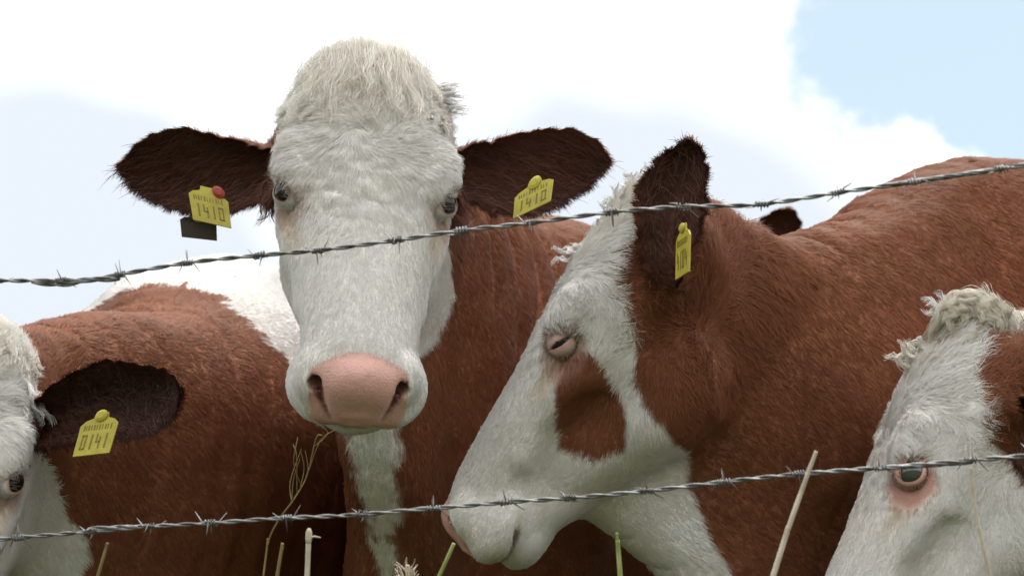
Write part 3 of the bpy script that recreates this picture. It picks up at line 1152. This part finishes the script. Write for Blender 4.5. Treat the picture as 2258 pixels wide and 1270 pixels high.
# ------------------------------------------------------------------ ground
def ground_z(x, y):
    """level pasture behind the fence, a grassy bank falling to a dip, and an unseen hillside behind the camera, added to darken low fronts"""
    s = sstep(-.2, 1.25, y)
    added_hill = 12.5 * float(sstep(-2.0, -34.0, y))  # added slope out of view, blocks low light from behind the camera
    return added_hill + float(-.78 * (1 - s) + .03 * math.sin(x * .7) * s + .02 * max(y - 2.5, 0) * (1 if y < 8 else 0) + (.11 if y >= 8 else 0))


gy = np.concatenate([np.linspace(-1500, -60, 14), np.linspace(-50, -8, 30), np.linspace(-7, 9, 90), np.geomspace(9.5, 3000, 40)])
gx = np.concatenate([-np.geomspace(3000, 6.2, 36), np.linspace(-6, 6, 60), np.geomspace(6.2, 3000, 36)])
GV = np.array([(x, y, ground_z(x, y) if abs(x) < 40 else ground_z(40, y)) for y in gy for x in gx])
nx_ = len(gx)
GQ = np.array([(j * nx_ + i, j * nx_ + i + 1, (j + 1) * nx_ + i + 1, (j + 1) * nx_ + i) for j in range(len(gy) - 1) for i in range(nx_ - 1)])
g = mesh_obj('ground', GV, GQ, M_ground)
g['kind'] = 'structure'

# short pasture grass
rng = np.random.default_rng(5)
NB = 26000
bx = rng.uniform(-2.6, 2.6, NB)
by = rng.uniform(.2, 5.5, NB)
bz = np.array([ground_z(a, b2) for a, b2 in zip(bx, by)])
hh = rng.uniform(.05, .16, NB) * np.where(by < 1.5, 1.8, 1)
an_ = rng.uniform(0, 6.28, NB)
lean = rng.uniform(.1, .6, NB) * hh
ww = rng.uniform(.002, .004, NB)
p0 = np.stack([bx - ww * np.sin(an_), by + ww * np.cos(an_), bz - .01], 1)
p1 = np.stack([bx + ww * np.sin(an_), by - ww * np.cos(an_), bz - .01], 1)
p2 = np.stack([bx + lean * np.cos(an_), by + lean * np.sin(an_), bz + hh], 1)
GVb = np.stack([p0, p1, p2], 1).reshape(-1, 3)
gr_o = mesh_obj('pasture_grass', GVb, np.arange(NB * 3).reshape(-1, 3), M_grass)
gr_o['kind'] = 'stuff'
gr_o['label'] = 'short green pasture grass under the cattle and fence'
gr_o['category'] = 'grass'

# ------------------------------------------------------------------ the four cows
RA = [[0.0183, 0.9998, -0.0028], [-0.3919, 0.0046, -0.92], [-0.9198, 0.018, 0.3919]]
RB = [[-0.5167, 0.0358, -0.8554], [0.1448, -0.9811, -0.1286], [-0.8438, -0.1903, 0.5017]]
RC = [[-0.4451, -0.0543, -0.8938], [-0.0929, -0.99, 0.1064], [-0.8906, 0.1304, 0.4356]]
ONLY = None

def pick(cow, cond, n, seed):
    """n random skin points of a cow, in world space, where cond(head coords) holds"""
    rng = np.random.default_rng(seed)
    ids = np.nonzero(cond(cow['h']))[0]
    ids = rng.choice(ids, n)
    return cow['v'][ids], cow['vn'][ids], cow['h'][ids], rng


def hdir(cow, d):
    return np.asarray(d, float) @ cow['hp']['R'].T


def forelock(cow, n, seed, um=4.5, vm=9.5, ln=(.045, .085), nper=26):
    p, nn, h, rng = pick(cow, lambda h: (h[:, 0] > -4) & (h[:, 0] < um) & (np.abs(h[:, 1]) < vm) & (h[:, 2] > -6.5), n, seed)
    d = np.stack([.95 + 0 * h[:, 0], h[:, 1] * .075, np.interp(h[:, 0], [-4, 0, 3, 8], [.28, .2, .12, .02])], 1) + .12 * rng.standard_normal((n, 3))
    L = rng.uniform(*ln, n) * np.interp(np.abs(h[:, 1]), [0, 4, 7, 10], [1.0, .95, .65, .4]) * np.interp(h[:, 0], [-4, 2, 7, 11], [1.05, 1.0, .6, .3])
    locks(cow['root'], cow['org'], p, nn, hdir(cow, nrm(d)), L, n, nper, CREAM * .33 + WHITE * .67, seed, grav=.16, spread=.0078, wave=.007, rad=.00026)


def tuft(cow, centre, r, direction, n, seed, ln=(.03, .05), nper=16, col=WHITE, grav=.1, name='hair_tuft', wave=.005):
    c = np.array(centre, float)
    p, nn, h, rng = pick(cow, lambda h: np.linalg.norm(h - c, axis=1) < r, n, seed)
    d = nrm(np.asarray(direction, float)) + .3 * rng.standard_normal((n, 3))
    locks(cow['root'], cow['org'], p, nrm(nn * .5 + np.array([0, -.6, .6])), nrm(d), rng.uniform(*ln, n), n, nper, col, seed, name=name, spread=.003, grav=grav, wave=wave)


# --- the cow that stares at the camera
if ONLY in (None, 'A'):
    hpA = head_pose(RA, (-0.1884 + .012, 1.9731, 1.4441 + .003), spin=math.radians(-9), scale=.985)

    def patA(p, h, jit):
        # white blaze, cheeks and jaw; brown begins at the ear roots and behind the jaw
        lim = np.interp(h[:, 0], [-6, 2, 8, 14, 20, 26, 34, 40, 46, 50], [-7, -6.5, -8.5, -14, -24, -26, -23, -19, -16, -14])
        a = (h[:, 2] - lim) * 1.0 + jit
        earz = np.abs(h[:, 1]) - np.interp(h[:, 2], [-14, -7, -5, -2], [7.2, 7.8, 9.6, 14])
        a = np.where(h[:, 0] < 13, np.minimum(a, -earz * 1.2 + jit), a)
        # white stripe down the throat
        xs = np.interp(p[:, 2], [.5, .8, .90, .98, 1.1, 1.3], [-.172, -.172, -.176, -.184, -.190, -.19])
        wd = np.interp(p[:, 2], [.5, .8, .88, .98, 1.08, 1.2], [.02, .013, .018, .034, .042, .05])
        thr = (wd - np.abs(p[:, 0] - xs)) * 60 + jit
        thr = np.where((p[:, 1] < 2.55) & (h[:, 2] < -14), thr, -9)
        return np.maximum(a, thr)
    ear_l = dict(base=H2W(hpA, (11.3, 8.8, -9.5)), tip=PX(1340, 355, 2.16), opening=(-.10, -.86, -.42), wmax=.060, seed=3, bend=(0, 0, -.006),
                 tags=[(PX(1180, 398, 2.045), (.90, -.05, .43), (-.10, -.25, -.96), .052, .042, .0022, 0)])
    ear_r = dict(base=H2W(hpA, (11.5, -8.8, -9.5)), tip=PX(266, 372, 2.13), opening=(.05, -.88, -.40), wmax=.060, seed=8, bend=(0, 0, -.008),
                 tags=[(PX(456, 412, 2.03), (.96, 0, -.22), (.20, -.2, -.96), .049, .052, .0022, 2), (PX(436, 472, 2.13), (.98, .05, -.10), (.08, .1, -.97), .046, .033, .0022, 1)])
    cowA = make_cow('cow', 'white-faced brown cow staring straight ahead over the wire, both ears spread with yellow tags', hpA,
                    [(-.185, 2.05, 1.31, .080, .10, .11), (-.155, 2.20, 1.25, .105, .15, .20), (-.10, 2.38, 1.18, .135, .21, .27), (-.04, 2.60, 1.10, .18, .30, .32), (.03, 2.80, 1.05, .22, .36, .36)],
                    (.04, 2.78), (.0, 1.0), patA, [ear_l, ear_r],
                    [dict(sgn=1, lid_col=WHITE * .95, open_=1.45, rimcol=np.array([.30, .18, .15]), look=(.14, .62, .76)), dict(sgn=-1, lid_col=WHITE * .95, open_=1.45, rimcol=np.array([.30, .18, .15]), look=(.14, .62, .76))], 11, top=1.43, wrinkle=.024, eyepink=.45,
                    dewlap=[(-.185, 2.10, 1.10, .045, .10, .05), (-.172, 2.18, 1.00, .055, .10, .07), (-.166, 2.30, .88, .06, .12, .08), (-.155, 2.42, .76, .085, .16, .10), (-.08, 2.60, .72, .16, .2, .18)])
    forelock(cowA, 420, 5, um=9.5, vm=10.5, ln=(.016, .074), nper=44)
    forelock(cowA, 26, 55, um=3, vm=6, ln=(.07, .10), nper=50)
    tuft(cowA, (3, 9.5, -3), 2.6, (.95, -.1, .05), 20, 6, (.025, .045))
    for sg_, sd_ in ((1, 41), (-1, 42)):        # dark fringe under the ear roots
        tuft(cowA, (13.5, 9.6 * sg_, -9.5), 3.2, (.35 * sg_, -.15, -.9), 34, sd_, (.025, .05), 14, DARKB * 1.3, name='ear_fringe')
    tuft(cowA, (5, -10, -3), 3.0, (-.35, -.2, -.9), 20, 7, (.02, .035))

# --- the cow in profile
if ONLY in (None, 'B'):
    hpB = head_pose(RB, (0, 0, 0), spin=math.radians(7), scale=.97)
    hpB['t'] = PX(1256, 765, 1.90) - H2W(hpB, (EYE_U, 11.3, -4.2))
    POLYB = [(-8, 6), (-7, 1.0), (-2.1, -1.2), (3.5, -2.6), (8.1, -3.5), (11.0, -4.8), (15.1, -10.8), (19.5, -13.1), (22.7, -17.4), (24.8, -23.6), (28, -26), (32, -30.6), (36, -38), (60, -44), (60, 8)]
    PATCHB = [(21.9, -3.9), (20.9, -4.6), (19.8, -6.6), (21.3, -10.0), (23.4, -12.9), (27.2, -15.0), (29.7, -12.5), (30.7, -8.7), (25.9, -5.5)]

    pc_ = np.mean(PATCHB, 0)
    PATCHB = [tuple(pc_ + (np.array(q_) - pc_) * 1.13 + np.array([.2, -.6])) for q_ in PATCHB]

    def patB(p, h, jit):
        a = white_poly(h, POLYB) + jit * .6
        b2 = white_poly(h, PATCHB) + jit * .5
        return np.where(h[:, 1] > 0, np.minimum(a, -b2), a)
    ear_b = dict(base=PX(1480, 640, 1.880), tip=PX(1518, 314, 1.90), opening=(-.35, -.93, .1), wmax=.047, seed=4, cup=(1.9, .95), bend=(-.012, 0, 0),
                 tags=[(PX(1508, 492, 1.835), (.34, -.94, .1), (-.05, -.1, -.98), .034, .062, .0022, 0)])
    ear_b2 = dict(base=H2W(hpB, (8.5, -8.6, -9.3)), tip=H2W(hpB, (4, -25, -15)), opening=(-.6, .3, -.2), wmax=.056, seed=5)
    cowB = make_cow('cow', 'brown cow in profile with brown patch below its drowsy eye and upright dark ear', hpB,
                    [(.22, 2.06, 1.16, .085, .12, .13), (.33, 2.16, 1.11, .115, .15, .23), (.47, 2.27, 1.075, .155, .250, .27), (.65, 2.42, 1.055, .168, .375, .32), (.85, 2.52, 1.05, .22, .375, .34)],
                    (.72, 2.50), (1.0, .08), patB, [ear_b, ear_b2],
                    [dict(sgn=1, lid_col=np.array([.50, .37, .32]), open_=.07, droop=.0, tilt=.4, pinkw=.4, sink=.45, look=(.1, .95, .2)), dict(sgn=-1, lid_col=WHITE * .9)], 23, top=1.43, wrinkle=.013, eyepink=.6, kneck=.07,
                    dewlap=[(.10, 2.07, .93, .04, .05, .05), (.19, 2.09, .87, .05, .09, .06), (.30, 2.14, .80, .06, .15, .08), (.42, 2.25, .74, .075, .2, .10), (.6, 2.40, .68, .12, .2, .14)])
    tuft(cowB, (2, 1, 0), 5, (-.15, -.2, .95), 40, 16, (.012, .025), 18, WHITE)
    tuft(cowB, (9.5, 0, 1.5), 2, (-.95, -.1, -.1), 6, 17, (.018, .03), 16, WHITE)

# --- the cow with the curl
if ONLY in (None, 'C'):
    k = .95
    tC = CAMP + (np.array((0.5434, 2.0721, 1.0979)) - CAMP) * k
    hpC = head_pose(RC, tC - np.array(RC)[:, 0] * .008, scale=k)
    POLYC = [(-14, 8), (-14, -9.5), (-3.5, -9.5), (.5, -5.6), (1.7, -5.0), (6.9, -5.6), (9.7, -7.6), (13.2, -10.6), (15.5, -15.6), (20, -26), (22, -40), (60, -40), (60, 8)]

    def patC(p, h, jit):
        return white_poly(h, POLYC) + jit * .5
    ear_c = dict(base=H2W(hpC, (8.5, 9.0, -11.0)), tip=H2W(hpC, (13, 17, -25)), opening=(-.2, -.9, -.3), wmax=.052, seed=6)
    ear_c2 = dict(base=H2W(hpC, (8.5, -8.6, -9.3)), tip=H2W(hpC, (9, -25, -15)), opening=(-.6, .3, -.2), wmax=.052, seed=7)
    cowC = make_cow('cow', 'white-faced cow with a curled topknot, its wide open eye behind the lower wire', hpC,
                    [(.62, 2.00, 1.02, .085, .10, .12), (.72, 1.99, 1.00, .11, .17, .20), (.87, 1.97, .99, .14, .22, .28), (1.05, 1.96, .98, .19, .29, .33), (1.25, 1.96, .96, .22, .34, .36)],
                    (1.22, 1.93), (1.0, -.10), patC, [ear_c, ear_c2],
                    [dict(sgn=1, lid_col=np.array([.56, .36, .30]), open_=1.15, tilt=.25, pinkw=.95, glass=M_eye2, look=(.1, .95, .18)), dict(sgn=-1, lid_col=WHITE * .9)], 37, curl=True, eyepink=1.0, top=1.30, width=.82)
    # the topknot: locks wound round the poll like a snail shell
    rng = np.random.default_rng(77)
    ctr, P_, C_, N_ = np.array([-.6, 2.9, -3.9]), [], [], []
    for i in range(230):
        nrm0 = nrm(rng.standard_normal(3) + np.array([-.5, .5, 0]))
        tan = nrm(np.cross(np.array([.15, 1, .1]), nrm0) + .35 * rng.standard_normal(3))
        c = CREAM * (.35 + .35 * rng.random()) + WHITE * .42
        span, ph, fr, am = rng.uniform(.5, 1.25), rng.uniform(0, 6), rng.uniform(5, 9), rng.uniform(.15, .45)
        side = np.cross(nrm0, tan)
        out_ = rng.uniform(.92, 1.10)
        for j in range(28):
            S = np.linspace(0, 1, 9)
            jit = rng.standard_normal(3) * .32
            a = span * S * rng.uniform(.75, 1.15)
            R_ = 4.55 * out_ * (1 + .05 * S) + am * .6 * np.cos(ph + fr * S) + jit[0] * .7
            q = ctr + R_[:, None] * (np.cos(a)[:, None] * nrm0 + np.sin(a)[:, None] * tan) + (am * np.sin(ph + fr * S) + jit[1] * (1 - .5 * S))[:, None] * side
            P_.append(H2W(hpC, q))
            C_.append(c * (.9 + .2 * rng.random()))
            N_.append(hdir(cowC, nrm(q[4] - ctr)))
    hair_obj('topknot', np.array(P_), .00027, np.clip(np.array(C_), 0, .88), np.array(N_), M_hair, cowC['root'], cowC['org'])
    tuft(cowC, (4.8, 1, .6), 2.4, (-.8, -.2, .5), 12, 78, (.02, .036), 22, CREAM * .4 + WHITE * .6)
    tuft(cowC, (-4.5, 1, -1), 2.6, (-.8, -.1, .5), 12, 79, (.02, .04), 14)

# --- the cow cut off by the edge of the picture
if ONLY in (None, 'D'):
    k = .97
    hpD0 = head_pose(RA, (0, 0, 0), spin=math.radians(-8), scale=k)
    hpD = dict(hpD0)
    hpD['t'] = PX(45, 1052, 2.02) - (H2W(hpD0, (19.5, 10.6, -4.2)) - hpD0['t'])

    def patD(p, h, jit):
        lim = np.interp(h[:, 0], [-6, 2, 8, 14, 20, 26, 40], [-6, -6.5, -8.5, -15, -25, -30, -40])
        a = (h[:, 2] - lim) + jit
        earz = np.abs(h[:, 1]) - np.interp(h[:, 2], [-14, -7, -5, -2], [7.2, 7.8, 9.6, 14])
        a = np.where(h[:, 0] < 13, np.minimum(a, -earz * 1.2 + jit), a)
        near = np.linalg.norm(p - H2W(hpD, (22, 0, -10)), axis=1) < .42
        a = np.where(near, a, -9)
        # white saddle behind the shoulder
        back = ((p[:, 0] + .505) - .75 * (1.223 - p[:, 2]) + .8 * (p[:, 1] - 2.66)) * 50 + jit * 2
        back = np.maximum(back, np.minimum((p[:, 1] - 2.66) * 50, (p[:, 2] - 1.20) * 60) + jit * 2)
        back = np.minimum(back, (p[:, 2] - 1.045 - .093 * (p[:, 1] - 2.6)) * 60 + jit * 2)
        return np.maximum(a, back)
    ear_d = dict(base=H2W(hpD, (10, 8.8, -9.5)), tip=PX(394, 860, 1.955), opening=(-.22, -.95, -.08), cup=(1.75, .8), in_col=DARKB * .55, wmax=.053, seed=13, bend=(0, 0, .010),
                 tags=[(PX(228, 908, 1.955), (.96, -.1, .1), (-.16, -.25, -.95), .045, .055, .0022, 0)])
    ear_d2 = dict(base=H2W(hpD, (10, -8.8, -9.5)), tip=H2W(hpD, (11, -26, -11)), opening=(.05, -.9, -.4), wmax=.060, seed=14)
    cowD = make_cow('cow', 'cow with brown neck and white back, one dark tagged ear, face partly out of view', hpD,
                    [(-.74, 2.09, 1.02, .085, .10, .11), (-.70, 2.22, .99, .12, .15, .20), (-.64, 2.36, .97, .17, .215, .28), (-.57, 2.52, .95, .22, .26, .34), (-.53, 2.72, .96, .26, .31, .40)],
                    (-.58, 2.76), (.05, 1.0), patD, [ear_d, ear_d2],
                    [dict(sgn=1, lid_col=WHITE * .9, open_=1.5), dict(sgn=-1, lid_col=WHITE * .9, open_=1.5)], 51, top=1.345, rise=.10, wrinkle=.004)
    forelock(cowD, 110, 15, ln=(.03, .06))
    tuft(cowD, (6, 10, -4), 3.0, (.4, -.3, -.85), 24, 18, (.02, .04))

# --- a fifth cow, hidden behind the one in profile but for an ear
if ONLY in (None, 'E'):
    hpE = head_pose(RA, (.40, 3.12, 1.405), spin=math.radians(4))
    ear_e = dict(base=H2W(hpE, (7, 8.8, -9.5)), tip=PX(1737, 462, 3.2), opening=(-.1, -.6, -.8), wmax=.055, seed=23, bend=(0, 0, .012))
    ear_e2 = dict(base=H2W(hpE, (10, -8.8, -9.5)), tip=H2W(hpE, (13, -26, -11)), opening=(.05, -.9, -.4), wmax=.055, seed=24)
    make_cow('cow', 'cow standing behind the brown back, hidden except for one ear tip', hpE,
             [(.40, 3.20, 1.27, .08, .10, .11), (.45, 3.38, 1.20, .12, .16, .20), (.53, 3.55, 1.14, .16, .22, .27), (.62, 3.72, 1.08, .2, .28, .32), (.70, 3.90, 1.03, .22, .34, .36)],
             (.68, 3.82), (.35, 1.0), patA, [ear_e, ear_e2], [dict(sgn=1, lid_col=WHITE * .9), dict(sgn=-1, lid_col=WHITE * .9)], 71, top=1.38, fine=.009, hairy=False)

# ------------------------------------------------------------------ barbed wire
def barb_mesh():
    V, F = [], []
    for k in range(2):
        ang0 = k * math.pi
        x0 = -.006 + k * .0075
        th = np.linspace(0, 2 * math.pi * 2.0, 26)
        coil = np.stack([x0 + th / (4 * math.pi) * .006, .0031 * np.cos(th + ang0), .0031 * np.sin(th + ang0)], 1)
        t0 = nrm(coil[0] - coil[1])
        t1 = nrm(coil[-1] - coil[-2])
        sx = -.35 if k == 0 else .35
        e0 = coil[0] + nrm(t0 + np.array([sx - .2, 0, 0])) * .0135
        e1 = coil[-1] + nrm(t1 + np.array([sx + .2, 0, 0])) * .015
        path = np.vstack([e0, coil, e1])
        r = np.full(len(path), .00088)
        r[0] = r[-1] = .0003
        v, f = tube(path, r, 5, True, len(V))
        V.extend(v)
        F.extend(f)
    return V, F


bv, bf = barb_mesh()
BARB = mesh_obj('barb', np.array(bv), bf, M_wire, link=False).data


def wire(label, pts, barbs_x, seed):
    """pts: photo points with depth; runs on straight to the sides"""
    rng = np.random.default_rng(seed)
    W = np.array([PX(x, y, d) for x, y, d in pts])
    a = W[0] + nrm(W[0] - W[3]) * 1.6
    b2 = W[-1] + nrm(W[-1] - W[-4]) * 1.6
    path = catmull(np.vstack([a, W, b2]), 40)
    seg = np.r_[0, np.cumsum(np.linalg.norm(np.diff(path, axis=0), axis=1))]
    s = np.arange(0, seg[-1], .003)
    path = np.stack([np.interp(s, seg, path[:, k]) for k in range(3)], 1)
    path += np.stack([vnoise(path, 9, seed + k) for k in range(3)], 1) * .0016
    T = nrm(np.gradient(path, axis=0))
    A = nrm(np.cross(T, np.array([0, 0, 1.0])))
    Bv = np.cross(T, A)
    org = path[len(path) // 2].copy()
    root = bpy.data.objects.new('barbed_wire', None)
    COL.objects.link(root)
    root.location = org
    root['label'] = label
    root['category'] = 'barbed wire'
    for k in range(2):
        ph = s * 2 * math.pi / .048 + k * math.pi + 1.2 * vnoise(path, 4, seed + 9)
        c = path + .00125 * (A * np.cos(ph)[:, None] + Bv * np.sin(ph)[:, None])
        v, f = tube(c, .00125, 6)
        mesh_obj('strand', v, f, M_wire, root, org)
    # barbs: at the photo's places in view, evenly spaced beyond
    q = path - CAMP
    px = CX + FPX * (q @ _r) / (q @ _f)
    at_ = [np.interp(x, px, s) for x in barbs_x]
    gap_ = np.mean(np.diff(at_))
    at_ = [at_[0] - gap_ * j for j in range(1, 6)] + at_ + [at_[-1] + gap_ * j for j in range(1, 6)]
    for x in at_:
        i = int(np.clip(x / .003, 0, len(path) - 1))
        o = bpy.data.objects.new('barb', BARB)
        COL.objects.link(o)
        o.parent = root
        R_ = Matrix([list(T[i]), list(A[i]), list(Bv[i])]).transposed() @ Matrix.Rotation(rng.uniform(0, 6.28), 3, 'X')
        R_ = R_ @ Matrix.Diagonal((1, 1, 1)) @ Matrix.Rotation(rng.uniform(-.15, .15), 3, 'Z')
        o.matrix_local = Matrix.Translation(Vector(path[i] - org)) @ R_.to_4x4() @ Matrix.Diagonal((*[rng.uniform(.75, 1.08) for _ in range(3)], 1))
    return root


dw = lambda x: 1.66 - .15 * x / 2258
up_pts = [(0, 619), (70, 622), (140, 626), (205, 614), (268, 603), (415, 578), (575, 562), (720, 549), (880, 527), (1020, 506), (1175, 489), (1350, 467), (1510, 455), (1680, 449), (1850, 424), (2020, 399), (2210, 372), (2258, 364)]
lo_pts = [(0, 1190), (200, 1168), (330, 1163), (460, 1156), (630, 1144), (800, 1134), (955, 1118), (1115, 1104), (1260, 1097), (1430, 1081), (1600, 1062), (1770, 1046), (1940, 1033), (2140, 1019), (2258, 1005)]
wire('weathered barbed wire, the upper strand, crossing below the eyes of the staring cow', [(x, y, dw(x)) for x, y in up_pts],
     [-10, 140, 268, 415, 577, 705, 880, 1020, 1172, 1350, 1510, 1680, 1850, 2022, 2212], 61)
wire('weathered barbed wire, the lower strand, crossing the muzzle of the cow in profile', [(x, y, dw(x)) for x, y in lo_pts],
     [40, 200, 330, 462, 636, 800, 955, 1115, 1262, 1430, 1600, 1765, 1945, 2140, 2290], 62)

# ------------------------------------------------------------------ stalks of tall grass on the bank
def stalk(label, pts, d, r0, r1, m, name='grass_stalk', node=False, twig=False, plume=None, seed=1, group=None):
    """pts: photo points from the tip down; the stem goes on to the ground below the picture"""
    rng = np.random.default_rng(seed)
    W = [PX(x, y, d) for x, y in pts]
    dn = nrm(W[-1] - W[-2])
    z = W[-1][2]
    foot = W[-1] + dn * (z / max(-dn[2], .3))
    foot[2] = ground_z(foot[0], foot[1]) - .02
    mid = (W[-1] * .5 + foot * .5) + (dn * 0)
    path = catmull(np.vstack([W, [mid], [foot]]), 14)
    rad = np.interp(np.linspace(0, 1, len(path)), [0, .5, 1], [r1, r0, r0 * 1.15])
    rad = rad * (1 + .08 * vnoise(path, 60, seed))
    root = bpy.data.objects.new(name, None)
    COL.objects.link(root)
    root.location = foot
    root['label'] = label
    root['category'] = 'grass stalk'
    v, f = tube(path, rad, 8)
    mesh_obj('stem', v, f, m, root, foot)
    if node:
        c = path[0]
        ax = nrm(path[2] - path[0])
        pth = np.stack([c - ax * .006, c - ax * .002, c + ax * .004, c + ax * .01])
        v, f = tube(pth, [r1 * .7, r1 * 1.45, r1 * 1.5, r1], 8)
        mesh_obj('stem_node', v, f, m, root, foot)
    if twig:
        c = path[2]
        pth = np.stack([c, c + np.array([.006, -.002, .001]), c + np.array([.012, -.002, .000])])
        v, f = tube(pth, [r1 * .45, r1 * .4, r1 * .25], 6)
        mesh_obj('twig', v, f, m, root, foot)
    if plume:
        n, ln, spread = plume
        V, F = [], []
        for k in range(n):
            i = int(rng.uniform(0, .35) * len(path))
            c = path[i]
            e = c + ln * nrm(nrm(path[0] - path[6]) * .8 + spread * rng.standard_normal(3)) * rng.uniform(.5, 1)
            m2 = (c + e) / 2 + rng.standard_normal(3) * ln * .1
            v, f = tube(catmull([c, m2, e], 4), [.00045] * 8 + [.0002], 4, True, len(V))
            V.extend(v)
            F.extend(f)
        o = mesh_obj('seed_head', np.array(V), F, m, root, foot)
    return root


stalk('thick pale cut straw stalk with a side twig, upright under the lower wire', [(681, 1178), (679, 1225), (677, 1275)], 1.58, .0027, .0023, M_straw, node=True, twig=True)
stalk('long pale bare straw leaning across the lower wire beside the brown flank', [(1800, 994), (1772, 1070), (1740, 1160), (1703, 1275)], 1.48, .0026, .0017, M_straw)
stalk('short yellow-green stem standing under the jaw of the cow in profile', [(1360, 1174), (1364, 1220), (1368, 1275)], 1.60, .0026, .0014, M_stem)
stalk('thin white curved stem in front of the cheek of the curly cow', [(2141, 1030), (2146, 1090), (2158, 1160), (2185, 1275)], 1.46, .0016, .0013, M_straw)
stalk('green grass blade leaning up to the muzzle of the cow in profile', [(994, 1215), (980, 1245), (966, 1275)], 1.60, .0020, .0012, M_stem)
stalk('thin dry blade left of the thick cut stalk, half lost against brown hide', [(624, 1205), (616, 1240), (610, 1275)], 1.62, .0017, .0009, M_dull)
stalk('thin dry blade by the brown neck below the tagged ear', [(238, 1198), (226, 1236), (214, 1275)], 1.64, .0017, .0009, M_dull)
stalk('wispy brown-green grass plume above the lower wire under the pink nose', [(692, 985), (676, 1050), (648, 1100), (612, 1150), (590, 1200), (580, 1275)], 1.72, .0010, .0006, M_dull, plume=(9, .06, .22), seed=9)
stalk('frayed beige dry flower head peeping up beneath the white throat stripe', [(900, 1272), (901, 1290), (903, 1320)], 1.62, .0025, .0020, M_straw, plume=(34, .024, .75), seed=12)
